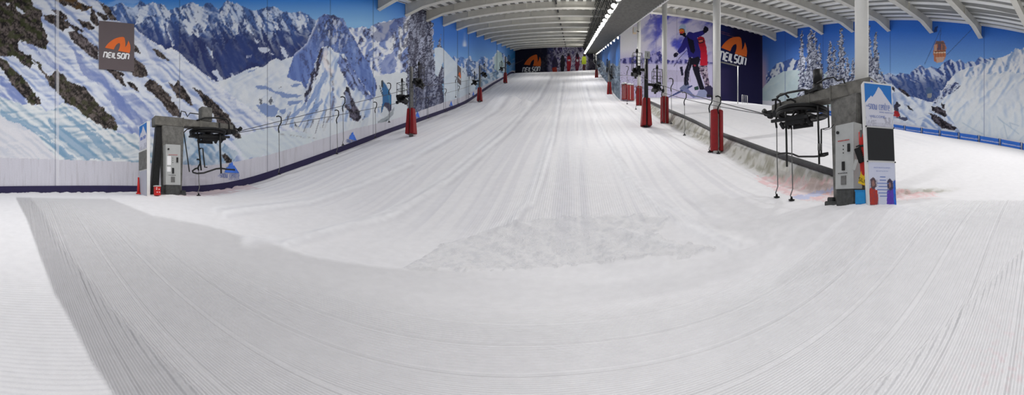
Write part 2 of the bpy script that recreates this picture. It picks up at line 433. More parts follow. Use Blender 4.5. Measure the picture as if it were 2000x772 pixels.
pk = inside(PX+(lump-.5)*40, PY+(lump-.5)*14, [(1470,347),(1560,345),(1640,352),(1640,396),(1570,392),(1520,375)]) | inside(PX+(lump-.5)*30, PY+(lump-.5)*10, [(1750,370),(1830,376),(1830,385),(1750,392)])
mixc(pk, (238,205,206), .4)
mixc(pk*sstep(.45, .65, lump), (232,178,180), .5)
mixc(inside(PX+(lump-.5)*30, PY+(lump-.5)*8, [(1545,385),(1630,368),(1632,376),(1560,390)]), (190,200,232), .8)
pkl = inside(PX+(lump-.5)*40, PY+(lump-.5)*8, [(345,376),(420,372),(480,362),(500,366),(420,382),(350,385)])
mixc(pkl, (214,190,194), .7)
pkr = sstep(1760, 1990, PX)*sstep(600, 740, PY+ (PX-1900)*.5)
mixc(pkr*sstep(.6, .72, fbm(GX*30, GY*30, 2, 71)), (238,212,216), .4)
mixc(rp*sstep(.5, .68, fbm(GX*9, GY*9, 3, 51)), (222,222,226), .6)

def snow_material():
    m = bpy.data.materials.new('snow'); m.use_nodes = True; nt = m.node_tree; N = nt.nodes; Lk = nt.links; b = N['Principled BSDF']
    at = N.new('ShaderNodeAttribute'); at.attribute_name = 'Col'
    b.inputs['Roughness'].default_value = .75; b.inputs['Specular IOR Level'].default_value = .2
    tc = N.new('ShaderNodeTexCoord')
    mk = N.new('ShaderNodeAttribute'); mk.attribute_name = 'Groom'   # R: combed across, G: combed down the fall line, B: loose lumps
    sp = N.new('ShaderNodeSeparateColor'); Lk.new(mk.outputs['Color'], sp.inputs['Color'])
    def M(op, a, b_):
        n = N.new('ShaderNodeMath'); n.operation = op
        for i, x in enumerate((a, b_)):
            if isinstance(x, (int, float)): n.inputs[i].default_value = x
            else: Lk.new(x, n.inputs[i])
        return n.outputs[0]
    def comb(rot, pitch):
        mp = N.new('ShaderNodeMapping'); mp.inputs['Rotation'].default_value = (0, 0, rot); Lk.new(tc.outputs['Object'], mp.inputs['Vector'])
        w = N.new('ShaderNodeTexWave'); w.wave_type = 'BANDS'; w.bands_direction = 'X'; w.wave_profile = 'SIN'
        w.inputs['Scale'].default_value = .314159/pitch; w.inputs['Distortion'].default_value = .35; w.inputs['Detail'].default_value = 1; w.inputs['Detail Scale'].default_value = .6
        Lk.new(mp.outputs['Vector'], w.inputs['Vector']); return w.outputs['Fac']
    def noise(scale, det):
        n = N.new('ShaderNodeTexNoise'); n.inputs['Scale'].default_value = scale; n.inputs['Detail'].default_value = det; Lk.new(tc.outputs['Object'], n.inputs['Vector']); return n.outputs['Fac']
    across = comb(math.radians(90)-.1256, .058); down = comb(0, .07)
    # wider passes of the groomer
    passes = comb(math.radians(90)-.1256, .62)
    h = M('MULTIPLY', M('MULTIPLY', across, sp.outputs[0]), .02)
    h = M('ADD', h, M('MULTIPLY', M('MULTIPLY', down, sp.outputs[1]), .013))
    h = M('SUBTRACT', h, M('MULTIPLY', M('MULTIPLY', M('POWER', passes, 40.), sp.outputs[0]), .016))
    h = M('ADD', h, M('MULTIPLY', M('MULTIPLY', noise(28, 4), sp.outputs[2]), .05))
    h = M('ADD', h, M('MULTIPLY', noise(60, 3), .006))
    bp = N.new('ShaderNodeBump'); bp.inputs['Strength'].default_value = .8; bp.inputs['Distance'].default_value = 1.
    Lk.new(h, bp.inputs['Height']); Lk.new(bp.outputs['Normal'], b.inputs['Normal'])
    g = N.new('ShaderNodeMapRange'); g.inputs['From Min'].default_value = .3; g.inputs['From Max'].default_value = .7; g.inputs['To Min'].default_value = .965; g.inputs['To Max'].default_value = 1.02
    Lk.new(noise(5, 6), g.inputs['Value'])
    v = N.new('ShaderNodeVectorMath'); v.operation = 'SCALE'; Lk.new(at.outputs['Color'], v.inputs[0]); Lk.new(g.outputs['Result'], v.inputs['Scale'])
    Lk.new(v.outputs['Vector'], b.inputs['Base Color'])
    return m
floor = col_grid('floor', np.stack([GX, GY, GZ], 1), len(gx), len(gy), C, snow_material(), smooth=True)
gr = floor.data.color_attributes.new('Groom', 'FLOAT_COLOR', 'POINT')
Gm = np.zeros((len(GX), 4), np.float32)
side = inside(PX, PY, [(-400,386)] + band_out + [(224,1200),(-400,1200)])          # left of the band: combed the other way
def comb_fade(nx, ny, pitch):      # the combing fades where its grooves get too fine to resolve from the camera
    rr = np.abs(nx*GX+ny*GY)/np.maximum(R, .1); tt = np.sqrt(np.clip(1-rr*rr, 0, 1)); f = np.hypot(rr*R*R/(1.5*F), tt*R/F)/pitch
    return np.clip((.46-f)/.2, 0, 1)
fade = comb_fade(-.1253, .992, .058)
ac = (~side)*sstep(8.2, 6.5, GY)*(1-rp)*(PY > 392)
Gm[:, 0] = ac*fade*(1-.5*inside(PX, PY, [(430,447),(600,518),(795,548),(1101,548),(1400,505),(1400,440),(400,400)]))
Gm[:, 1] = (side*.7 + sstep(6.5, 9, GY)*.8*(1-rp)*(GX < 6))*comb_fade(1., 0., .07)
Gm[:, 2] = np.clip(rp*.8 + bank*.5 + edge*.8 + .35*vis*np.exp(-(dist_line(PX, PY, ridge1)*R/F/.1)**2) + .35*vis*np.exp(-(dist_line(PX, PY, ridge2)*R/F/.1)**2), 0, 1)
Gm[:, 3] = 1
gr.data.foreach_set('color', Gm.ravel())
tag(floor, kind='structure')

# ================================================================== ROOF HEIGHTS
def tipL(y): return 6.71 + .375*y if y > 20.5 else 14.4-.25*(20.5-y)      # eave on the left wall
def tipM(y): return 6.71 + .375*y if y > 20.5 else 14.4-.36*(20.5-y)      # over the column line
def tipR(y): return 9.97 + .298*y
def deck(x, y):
    
    if x < 6.2:
        t = min(max((x-XL)/(6.2-XL), 0), 1); return tipL(y)*(1-t) + tipM(y)*t + 1.1
    t = min((x-6.2)/(XR-6.2), 1); return tipM(y)*(1-t) + tipR(y)*t + 1.1

# ================================================================== PRINTED MURALS
class Mural:
    """paints linear colours on points given by their place in the picture"""
    def __init__(s, x, y): s.x = x; s.y = y; s.C = np.zeros((len(x), 3))
    def fill(s, m, c, a=1.):
        w = (np.asarray(m, float)*a)[:, None]; s.C = s.C*(1-w) + (lin(c) if np.ndim(c) == 1 else c)*w
    def grad(s, stops):
        ys = [p for p, c in stops]; cs = np.array([lin(c) for p, c in stops])
        s.C = np.stack([np.interp(s.y, ys, cs[:, i]) for i in range(3)], 1)
    def n(s, sx, sy, angle=0., oct=4, seed=0, kind=fbm):
        t = math.radians(angle); u = s.x*math.cos(t)+s.y*math.sin(t); v = -s.x*math.sin(t)+s.y*math.cos(t)
        return kind(u/sx, v/sy, oct, seed)
    def m(s, poly, warp=0., ws=9., seed=1):
        if warp:
            return inside(s.x+(fbm(s.x/ws, s.y/ws, 3, seed)-.5)*2*warp, s.y+(fbm(s.x/ws+40, s.y/ws, 3, seed+5)-.5)*2*warp, poly)
        return inside(s.x, s.y, poly)
    def mountain(s, mask, lit, shade, rock, angle=60, sx=40, sy=9, k=5., rk=.55, seed=0, e=2.5, bias=.5, rw=.06, la=0., fine=1.):
        """snow face: broad facets along angle, light falling across them, rock showing through"""
        t = math.radians(angle)
        i = np.nonzero(mask)[0]
        if not len(i): return
        x, y = s.x[i], s.y[i]
        def H(x, y):
            wx = (fbm(x/27., y/27., 3, seed+9)-.5)*sy*1.1; wy = (fbm(x/27.+50, y/27., 3, seed+10)-.5)*sy*1.1
            u = (x+wx)*math.cos(t)+(y+wy)*math.sin(t); v = -(x+wx)*math.sin(t)+(y+wy)*math.cos(t)
            t2 = t-.75; u2 = (x+wx)*math.cos(t2)+(y+wy)*math.sin(t2); v2 = -(x+wx)*math.sin(t2)+(y+wy)*math.cos(t2)
            return 1.1*ridged(u/(sx*1.6), v/(sy*2.4), 2, seed) + .5*ridged(u2/sx, v2/(sy*1.7), 2, seed+1) + fine*(.16*fbm(x/7., y/7., 3, seed+3)+.05*fbm(x/2.3, y/2.3, 2, seed+4))
        ex, ey = e*math.cos(math.radians(la)), e*math.sin(math.radians(la))
        g = H(x+ex, y+ey)-H(x-ex, y-ey)
        li = np.clip(bias + k*g, 0, 1)
        li = li*li*(3-2*li)
        c = lin(shade)*(1-li)[:, None] + lin(lit)*li[:, None]
        c = c*(1+.10*(fbm(x/9., y/9., 3, seed+21)-.5)[:, None])
        if rk < 1:
            u = x*math.cos(t)+y*math.sin(t); v = -x*math.sin(t)+y*math.cos(t)
            r = .45*fbm(u/(sx*.45), v/(sy*.6), 4, seed+13) + .35*fbm(x/2.4, y/3., 3, seed+17) + .2*fbm(x/26., y/26., 2, seed+19) - .10*(li-.5)
            w = sstep(rk-rw, rk+rw, r)[:, None]; c = c*(1-w) + lin(rock)*w
        s.C[i] = c
    def rock(s, poly, warp=5, seed=0, base=(58,52,54), hi=(112,102,98), moss=None, angle=45):
        mk = s.m(poly, warp, 7, seed); i = np.nonzero(mk)[0]
        if not len(i): return
        x, y = s.x[i], s.y[i]
        t = math.radians(angle); u = x*math.cos(t)+y*math.sin(t); v = -x*math.sin(t)+y*math.cos(t)
        a = .55*fbm(u/9, v/4, 4, seed+2)+.45*fbm(x/2.2, y/2.2, 3, seed+4)
        w = sstep(.35, .72, a)[:, None]; c = lin(tuple(int(q*.45) for q in base))*(1-w)+lin(hi)*w
        d = sstep(.3, .5, a)[:, None]; c = c*d + lin(tuple(int(q*.6) for q in base))*(1-d)
        if moss is not None:
            q = sstep(.5, .66, fbm(x/11., y/8., 3, seed+8))[:, None]*.75; c = c*(1-q)+lin(moss)*q
        s.C[i] = c
    def trees(s, mask, dark=(44,48,72), snow=(196,202,222), seed=0, t=.5, sx=5., sy=8.):
        i = np.nonzero(mask)[0]
        if not len(i): return
        x, y = s.x[i], s.y[i]
        a = .35*fbm(x/sx, y/sy, 3, seed) + .65*fbm((x+.4*y)/1.7, y/2.2, 3, seed+5)
        w = sstep(t-.12, t+.16, a)[:, None]; q = sstep(.3, .7, fbm(x/(sx*2.5), y/(sy*3), 2, seed+9))[:, None]
        mid = (lin(dark)+lin(snow))*.28
        c = lin(dark)*(1-w)+lin(snow)*w
        s.C[i] = c*(.65+.35*q) + mid*.25*(1-q)
    def seams(s, xs, w=.7, c=(60,70,95), a=.6):
        for q in xs: s.fill(abs(s.x-q) < w, c, a)

def wall_points(kind, p0, p1, step, ybase, ytop, nv):
    """grid of wall points: columns between picture columns p0 and p1, rows from base to top (heights given as functions of the hit point)"""
    pxs = np.arange(p0, p1+step*.5, step); V = []
    for p in pxs:
        h = hitX(p, HY, kind[1]) if kind[0] == 'X' else hitY(p, HY, kind[1])
        zb, zt = ybase(h), ytop(h)
        for j in range(nv):
            V.append((h.x, h.y, zb+(zt-zb)*j/(nv-1)))
    V = np.array(V); px, py = proj(V[:,0], V[:,1], V[:,2])
    return V, len(pxs), nv, px, py
BASE = np.array([(-420,378),(-60,372),(0,372),(110,378),(250,381),(380,377),(450,366),(500,349),(550,333),(650,297),(738,268.7),(810.6,246),(865,220.7),(899.5,204.3),(914.4,198.8),(941.6,179.7),(985,152.5),(998.7,142.5),(1010,138)])
# ------------------------------------------------------------------ left wall
def left_wall():
    base = lambda h: float(zf(np.array([h.x]), np.array([h.y]))[0])-.35
    V, nu, nv, x, y = wall_points(('X', XL), -96, 1006.5, 1.35, base, lambda h: deck(h.x, h.y)-.02, 270)
    P = Mural(x, y)
    P.grad([(-200,(40,110,205)),(0,(62,132,214)),(45,(140,190,232)),(400,(170,205,235))])
    P.fill(sstep(700, 860, x)*sstep(160, 60, y), (44,108,204), .85)
    P.fill(sstep(980, 1000, x), (30,110,180), .8)
    P.fill(sstep(.55,.8,P.n(60,12,-10,4,3))*(x<300)*(y<30), (190,215,238), .3)
    # far range
    sky = [(150,20),(185,0),(200,5),(212,14),(220,13),(236,5),(250,14),(262,15),(275,0),(284,8),(299,5),(320,10),(330,19),(351,14),(374,4),(395,15),(403,6),(411,6),(426,20),(443,1),(457,6),(478,13),(496,22),(506,18),(521,13),(534,12),(552,23),(565,25),(588,22),(604,30),(615,40),(640,70),(640,175),(150,180)]
    R1 = P.m(sky, 2.2, 8, 4)
    P.mountain(R1, (206,218,236), (74,102,164), (50,60,108), 62, 40, 8, 3.2, .56, 21, bias=.34)
    low = sstep(34, 92, y+10*np.sin(x/19.+1)+46*(P.n(14,60,-28,3,6)-.5))
    i = R1*low
    sb = sstep(.5, .74, P.n(10, 30, -28, 4, 33)); dk = lin((46,56,104))*(1-sb[:,None]*.25)+lin((96,112,166))*sb[:,None]*.25
    P.fill(i, dk, .88)
    for q in ([(412,140),(424,137),(430,148),(437,156),(428,158),(420,148)], [(449,141),(454,142),(456,150),(452,151)], [(505,93),(522,92),(527,98),(519,103),(508,101)], [(548,90),(556,94),(560,105),(563,111),(556,114),(550,104)], [(480,110),(491,108),(491,112),(482,113)], [(525,103),(535,106),(533,108)], [(495,75),(508,80),(502,84)]):
        P.fill(P.m(q, 2.5, 4, 8), (214,222,238), .9)
    # rib light on the big summits
    for q, sd in (([(264,50),(268,32),(276,14),(290,10),(305,7),(322,16),(334,26),(344,22),(330,34),(312,30),(298,28),(286,34),(276,44)],1), ([(350,24),(362,12),(374,4),(388,10),(398,17),(407,30),(406,46),(398,62),(388,76),(380,64),(372,72),(362,60),(356,46),(366,34)],2), ([(311,40),(317,38),(322,58),(319,72),(313,60)],3), ([(322,44),(327,42),(340,82),(338,92),(330,70)],4),
                  ([(428,34),(438,8),(452,10),(450,28),(444,36),(446,56),(436,44)],5), ([(446,22),(456,32),(464,48),(467,68),(458,66),(450,54),(444,40)],6), ([(466,28),(478,36),(490,54),(497,70),(486,64),(474,48)],7), ([(498,26),(508,34),(518,56),(521,68),(510,56),(501,42)],8), ([(420,44),(424,40),(428,62),(426,72)],9), ([(400,82),(406,90),(414,104),(417,112),(408,106)],10), ([(532,40),(540,44),(548,56),(546,62),(538,54)],11), ([(575,40),(590,26),(604,36),(600,50),(584,58)],12), ([(520,22),(530,18),(536,30),(526,36)],13)):
        mk = P.m(q, 3.5, 6, 60+sd)
        P.mountain(mk, (226,232,240), (130,152,198), (72,82,124), 68, 26, 6, 3, .6, 70+sd, bias=.72)
    for q, sd in (([(268,60),(290,42),(312,48),(326,64),(336,92),(318,90),(300,78),(280,66)],1), ([(326,40),(350,38),(352,90),(340,88),(330,66)],2), ([(404,34),(424,34),(432,52),(446,74),(430,90),(412,64)],3), ([(470,62),(484,78),(500,100),(520,128),(490,120),(455,146),(436,150),(430,110),(446,80)],4), ([(540,56),(566,60),(596,70),(572,104),(552,92)],5)):
        P.fill(P.m(q, 5, 9, 160+sd)*sstep(.25,.5,P.n(9,30,-20,3,44+sd)), (52,70,128), .7)
    P.fill(R1*sstep(90, 10, y), (120,165,220), .16)
    # snow saddle behind
    sad = P.m([(380,215),(421,161),(442,155),(465,145),(493,132),(515,130),(525,122),(539,114),(549,118),(562,112),(578,108),(590,150),(610,200),(610,290),(560,300),(480,260)], 1.5, 10, 2)
    P.mountain(sad, (224,229,234), (168,186,214), (120,130,160), 15, 46, 13, 1.5, 1.2, 14, bias=.74, fine=.6)
    for q in ([(484,141),(500,133),(496,138),(486,144)], [(500,168),(520,170),(540,178),(565,184),(588,186),(580,192),(552,190),(543,184),(520,176),(502,175)], [(566,165),(585,164),(590,167),(570,170)], [(562,198),(600,194),(610,200),(560,206)], [(500,205),(515,202),(535,206),(545,214),(538,228),(522,228),(508,220)], [(545,214),(558,212),(560,220),(548,222)]):
        P.fill(P.m(q, 3, 8, 5), (112,138,190), .85)
    for q in ([(505,196),(511,192),(512,204),(508,204)], [(526,195),(530,188),(534,198),(530,206),(525,202)], [(545,171),(548,169),(547,173)]):
        P.fill(P.m(q, 3, 3, 6), (40,45,62), .8)
    # range to the right
    R2 = P.m([(675,60),(681,53),(697,56),(707,52),(720,56),(727,50),(742,43),(754,42),(772,38),(789,33),(800,28),(812,20),(812,230),(700,240),(690,110)], 2.5, 6, 9)
    P.mountain(R2, (230,233,238), (128,148,200), (70,72,100), 122, 30, 11, 4.5, .62, 31, bias=.55)
    P.fill(P.m([(742,45),(800,30),(775,58),(757,80),(740,84),(728,70)], 4, 6, 3), (84,98,150), .6)
    P.fill(P.m([(744,125),(752,108),(768,102),(774,118),(773,140),(760,144),(746,144)], 3, 7, 9), (118,136,190), .8)
    P.fill(P.m([(724,152),(745,146),(800,140),(812,250),(720,262),(715,205)], 4, 14, 9), (214,220,224), .95)
    # big mountain in shadow
    B = P.m([(560,150),(565,135),(575,106),(598,85),(609,62),(619,39),(632,27),(645,30),(652,29),(660,34),(670,36),(679,52),(692,75),(707,104),(720,124),(730,150),(737,168),(732,190),(716,182),(690,150),(600,178),(588,160),(575,157)], 1.5, 6, 7)
    P.mountain(B, (120,144,200), (94,116,178), (66,70,104), 78, 30, 6, 1.3, .62, 41, bias=.45)
    cent = np.exp(-((x-640-.25*(y-30))/38)**2)*sstep(150, 40, y)
    rn = .55*P.n(5,14,18,3,43)+.45*P.n(2.2,2.6,0,2,47)
    P.fill(B*cent*sstep(.42,.56,rn), (56,54,72), .85)
    P.fill(B*cent*sstep(.58,.68,P.n(4,12,10,3,49)), (214,222,238), .8)
    P.fill(B*np.exp(-(dist_line(x,y,[(575,106),(598,85),(609,62),(619,39)])/3.)**2), (224,230,240), .8)
    P.fill(B*np.exp(-(dist_line(x,y,[(670,36),(657,52),(650,80),(655,100)])/3.)**2)*sstep(.4,.6,rn), (210,218,236), .8)
    P.fill(B*sstep(40,90,y)*sstep(690,640,x)*sstep(640,570,x), (100,122,184), .5)
    # front pyramid
    A = P.m([(640,89),(630,92),(624,101),(619,114),(611,137),(604,155),(597,179),(590,196),(572,210),(545,246),(560,270),(640,278),(700,262),(735,246),(748,230),(733,195),(720,179),(702,155),(686,130),(679,117),(672,106),(664,104),(653,101),(646,92)], 1.8, 6, 3)
    P.mountain(A, (226,231,236), (156,178,214), (92,90,104), 108, 46, 7, 1.8, .7, 51, bias=.7, fine=.6)
    lf = P.m([(630,92),(624,101),(611,137),(604,155),(594,190),(596,205),(604,190),(612,165),(622,140),(628,118),(640,104),(641,92)], 3, 5, 5)
    P.mountain(lf, (190,198,216), (92,104,148), (56,54,70), 105, 30, 6, 3, .5, 53, bias=.45)
    rf = P.m([(664,108),(679,117),(686,130),(702,155),(720,180),(730,194),(722,198),(708,184),(694,170),(690,178),(680,165),(668,140),(658,124)], 3, 6, 6)
    P.mountain(rf, (150,168,212), (108,126,182), (72,74,100), 60, 30, 7, 2.6, .6, 57, bias=.4)
    for q in ([(627,150),(634,132),(640,142),(632,165),(618,190),(604,205),(600,215),(596,210),(608,186)], [(575,258),(600,222),(628,192),(632,198),(615,218),(592,240),(584,250)], [(560,232),(585,212),(598,196),(596,212),(575,228)], [(648,168),(654,195),(650,215),(644,212),(646,190)]):
        P.fill(P.m(q, 3, 8, 15), (120,148,200), .75)
    P.fill(np.exp(-(dist_line(x,y,[(632,112),(640,120),(646,140),(650,165),(652,195),(645,225),(632,255)])/2.2)**2)*A*sstep(.4,.6,rn), (104,92,100), .8)
    P.fill(np.exp(-(dist_line(x,y,[(636,102),(634,118),(640,135),(650,140)])/4.)**2)*A, (238,230,230), .7)
    P.rock([(676,168),(683,172),(688,190),(695,205),(706,228),(700,236),(690,236),(684,228),(680,218),(672,210),(675,195),(672,182)], 3.5, 3, (70,66,86), (110,106,124))
    P.fill(P.m([(674,175),(682,186),(686,214),(676,206)], 3, 5, 5), (150,166,206), .6)
    for q in ([(574,236),(578,244),(586,248),(584,252),(576,249)], [(592,256),(600,250),(600,262)]):
        P.fill(P.m(q, 2, 4, 3), (40,44,70), .9)
    P.fill(P.m([(560,250),(700,235),(748,225),(752,270),(640,290),(540,310)], 8, 18, 12), (220,226,230), .8)
    for (xa,ya,xb,yb) in ((568,219,558,244),(602,235,593,258),(612,233,606,250),(624,233,616,260),(637,215,630,250)):
        P.fill(dist_line(x,y,[(xa,ya),(xb,yb)]) < .8, (120,120,130), .8)
    # forest edge and the dark snow-laden trees
    fo = P.m([(798,40),(806,22),(821,13),(833,15),(838,40),(846,48),(847,90),(852,148),(856,93),(860,64),(864,100),(867,140),(868,206),(811,232),(798,224),(794,140),(797,110)], 5, 5, 4)
    P.trees(fo, (56,56,76), (186,192,214), 11, .5, 6, 16)
    P.fill(fo*sstep(40, 15, y), (36,36,48), .6); P.fill(fo*sstep(110, 200, y), (48,60,100), .4)
    P.fill(fo*sstep(.48,.62,P.n(4,26,6,3,77)), (52,48,66), .55); P.fill(P.m([(764,60),(800,34),(802,110),(780,120),(768,90)], 5, 6, 8)*sstep(.5,.6,P.n(3,6,0,3,78)), (62,60,84), .7)
    # slope and sky to the right of the trees
    sl = P.m([(848,95),(858,92),(864,94),(882,113),(896,128),(909,138),(930,152),(960,160),(1005,120),(1005,210),(868,230),(868,200),(866,120),(856,150),(850,145)], 1.2, 6, 2)
    far = P.m([(880,118),(886,108),(893,116),(900,110),(912,116),(917,108),(928,122),(940,112),(947,109),(955,118),(964,112),(972,98),(984,106),(996,120),(1006,112),(1006,170),(900,150)], 2, 4, 6)
    P.mountain(far, (206,216,232), (96,136,200), (66,96,150), 80, 16, 4, 4, .66, 61, bias=.5)
    P.mountain(sl, (214,223,230), (196,210,224), (150,160,180), 30, 50, 16, 1.4, 1.2, 63, bias=.6)
    P.mountain(P.m([(903,140),(912,120),(918,110),(924,122),(932,142),(930,158),(915,150)], 2, 4, 7), (214,222,234), (110,140,190), (80,96,130), 80, 14, 4, 4, .6, 65)
    P.fill(P.m([(965,135),(966,112),(972,100),(979,103),(984,118),(984,138),(975,142)], .6, 5, 3), (178,200,198), .9)
    P.mountain(P.m([(935,150),(965,140),(1004,125),(1004,150),(960,190),(925,196)], 4, 6, 6), (200,214,226), (130,160,190), (90,120,150), 70, 16, 5, 3, .62, 67, bias=.6)
    P.fill(P.m([(988,128),(996,110),(1006,100),(1006,140),(990,150)], 2, 6, 3), (40,120,180), .8)
    P.fill(np.exp(-((x-907.5)/3.2)**2)*sstep(76,90,y)*sstep(93,88,y), (240,244,248), .95)
    P.fill(np.exp(-((x-907.5)/2.2)**2)*sstep(56,88,y)*(y<90), (190,215,240), .4)
    # the near hillside
    hill = P.m([(-120,-60),(40,-60),(49,-10),(120,-30),(186,0),(205,12),(215,23),(230,41),(243,44),(262,54),(281,70),(310,88),(315,89),(325,97),(335,93),(348,101),(367,119),(387,135),(405,149),(426,163),(447,181),(465,197),(500,217),(518,230),(539,240),(575,251),(600,262),(590,300),(470,340),(-120,420)], 1.6, 6, 5)
    P.mountain(hill, (224,229,238), (146,164,206), (120,130,165), 41, 80, 8, 1.7, 1.2, 81, bias=.66, la=-45, fine=.5)
    rim = dist_line(x, y, [(281,70),(310,88),(348,101),(387,135),(426,163),(465,197),(518,230),(575,251)])
    P.fill(hill*np.exp(-(rim/14)**2)*sstep(.35,.6,P.n(4,4,0,3,84)), (238,240,242), .6)
    for q, a in (([(60,65),(85,90),(110,110),(135,130),(120,140),(95,125),(70,100)],.8), ([(135,90),(165,115),(190,135),(215,155),(240,190),(262,235),(240,240),(215,200),(190,165),(160,140)],.75), ([(200,150),(235,180),(262,215),(290,250),(320,292),(300,300),(262,270),(238,225)],.7), ([(0,145),(20,160),(45,185),(78,200),(90,230),(60,215),(20,195),(0,190)],.85), ([(275,60),(305,100),(330,150),(318,150),(290,105)],.35), ([(55,82),(90,92),(95,96),(60,95),(40,84)],.7), ([(110,20),(150,45),(185,72),(180,78),(140,56)],.5), ([(240,185),(262,182),(290,215),(310,250),(280,245)],.6)):
        P.fill(P.m(q, 6, 16, 11)*sstep(.3,.55,P.n(30,9,43,3,12)), (116,134,190), a)
    ice = P.m([(-120,190),(0,190),(90,215),(130,205),(235,258),(262,262),(330,285),(352,330),(240,330),(-120,330)], 8, 20, 14)
    P.mountain(ice, (226,230,232), (132,164,188), (120,150,170), 39, 90, 7, 1.9, 1.2, 91, bias=.66, la=-45, fine=.4)
    for q in ([(0,215),(45,235),(85,258),(105,280),(70,262),(20,238),(0,228)], [(95,232),(130,258),(170,286),(195,312),(170,312),(135,285),(105,262)], [(0,286),(15,288),(20,298),(4,298)], [(35,247),(52,246),(50,252),(38,253)], [(95,275),(125,290),(150,312),(132,312),(105,292)], [(120,215),(160,242),(200,275),(235,308),(222,308),(180,278)]):
        P.fill(P.m(q, 5, 12, 18), (124,160,190), .75)
    P.fill(P.m([(-120,225),(0,226),(40,245),(70,262),(90,285),(110,312),(-120,314)], 4, 12, 9)*1., (222,220,226), .75)
    P.mountain(P.m([(352,258),(400,262),(440,280),(470,300),(440,325),(350,330)], 6, 16, 24), (204,216,226), (128,160,192), (110,140,170), 48, 40, 12, 3, 1.2, 93, bias=.5)
    P.fill(P.m([(455,272),(520,250),(610,262),(600,290),(480,312)], 6, 12, 20), (214,224,228), .8)
    P.fill(np.exp(-(dist_line(x,y,[(548,262),(570,265),(590,268),(618,270)])/1.6)**2)*sstep(.4,.6,P.n(4,2,0,2,7)), (150,150,150), .7)
    moss = (60,66,38)
    P.rock([(-120,-60),(48,-40),(65,12),(80,21),(85,31),(78,34),(85,52),(89,67),(96,83),(91,96),(75,93),(54,83),(39,78),(36,96),(60,109),(67,127),(57,133),(44,124),(31,111),(16,111),(-10,106),(-120,80)], 4, 101, moss=moss)
    P.rock([(85,28),(109,28),(132,41),(140,49),(124,61),(109,53),(88,39)], 3, 103, (70,66,62)); P.rock([(132,65),(150,59),(166,72),(192,96),(193,117),(179,111),(155,91),(137,75)], 3.5, 105, (84,74,76), (130,120,122))
    P.rock([(104,-10),(150,-4),(158,5),(180,15),(168,22),(145,15),(124,10),(112,4)], 4, 107, moss=(96,74,42)); P.rock([(150,38),(170,42),(186,55),(180,60),(160,52)], 3, 108)
    P.rock([(186,22),(205,28),(213,36),(206,40),(190,30)], 3, 109); P.rock([(196,8),(212,14),(226,36),(230,41),(214,38),(204,24)], 3, 110)
    P.rock([(178,12),(188,26),(194,48),(186,50),(176,40)], 4, 111); P.rock([(135,48),(150,52),(165,60),(158,62),(140,56)], 3, 112)
    P.rock([(-10,112),(5,114),(15,122),(31,140),(49,155),(62,176),(78,194),(80,204),(62,207),(47,192),(23,166),(8,140),(-4,124)], 3.5, 113, moss=moss)
    P.rock([(57,109),(75,122),(88,140),(97,150),(110,135),(122,145),(137,163),(166,169),(182,190),(199,211),(223,231),(233,247),(229,257),(202,250),(176,234),(145,208),(127,200),(111,179),(96,166),(90,150),(70,125)], 4, 115, (66,60,58), moss=(64,66,44))
    P.rock([(205,133),(225,136),(243,145),(240,150),(235,146),(246,168),(240,168),(222,150)], 2.5, 117); P.rock([(262,86),(270,95),(276,105),(262,102)], 2, 118)
    P.rock([(254,112),(263,113),(275,122),(285,132),(290,146),(278,154),(262,148),(254,140)], 3, 119, (86,76,78)); P.rock([(246,160),(258,160),(268,170),(272,180),(258,172)], 2, 120)
    P.rock([(297,95),(310,98),(320,108),(333,119),(318,117),(305,108)], 2.5, 121, (90,84,74)); P.rock([(282,166),(293,152),(310,165),(330,187),(346,208),(354,221),(351,229),(338,229),(322,208),(307,192),(290,178)], 3, 123, (78,68,68))
    P.rock([(329,160),(340,168),(347,156),(352,166),(356,168),(367,184),(377,207),(370,205),(359,195),(346,190),(338,178)], 2.5, 125); P.rock([(377,172),(385,172),(398,181),(418,199),(430,210),(445,225),(458,245),(471,270),(465,273),(450,262),(425,240),(415,222),(405,212),(397,200),(388,183)], 3, 127, (50,48,56))
    P.rock([(432,303),(440,300),(452,310),(453,319),(442,320)], 2, 129, (34,34,42)); P.rock([(100,18),(118,22),(136,36),(128,38),(112,30)], 2, 130)
    P.fill(P.m([(11,5),(20,7),(14,12)], .8), (220,225,235)); P.fill(P.m([(31,12),(40,18),(50,27),(44,28),(34,21)], 1), (214,220,232)); P.fill(P.m([(33,82),(45,92),(58,108),(50,106),(38,96)], 1.5), (200,208,226))
    # printed skier in blue
    P.fill(P.m([(738,236),(755,228),(764,216),(772,206),(768,224),(752,240),(736,246)], 2, 5, 3), (110,120,130), .6)
    P.fill(P.m([(733,245),(745,240),(760,231),(758,235),(742,246),(734,250)], .6), (96,108,112), .8)
    for q, c in (([(747,157),(753,164),(760,177),(764,186),(765,200),(764,214),(760,216),(755,205),(750,205),(747,218),(745,222),(744,215),(747,200),(748,184),(745,170),(744,162)], (30,96,150)), ([(744,158),(747,156),(749,162),(748,172),(745,170)], (60,66,70)), ([(752,200),(764,202),(764,216),(760,220),(756,212),(749,206)], (66,62,86)), ([(757,176),(762,190),(763,206),(760,200),(757,188)], (40,130,176)), ([(740,165),(743,170),(749,186),(748,190),(743,178)], (50,70,90))):
        P.fill(P.m(q, .5), c, .95)
    # white lower band of the wall
    top = np.interp(x, [-420,0,250,350,416,452,510,596,645,681,730,760,811,867,899,930,960,985,1000], [300,308,316,322,323,317,306,282,266,254,243,236,220,200,191,175,159,148,138])
    st = P.n(3, 40, 0, 3, 95)
    P.fill(y > top, lin((212,211,220))*(1-.10*st[:,None]), 1.)
    P.fill((y > top)*sstep(.62,.75,P.n(2.5,60,0,3,96)), (176,172,178), .35)
    P.fill((y > top)*sstep(180, 330, x)*sstep(360, 330, x)*.5, (190,188,196), .4)
    P.seams((108, 351, 522, 645, 729, 789, 834, 867, 894, 915, 932, 947, 959, 970), .55)
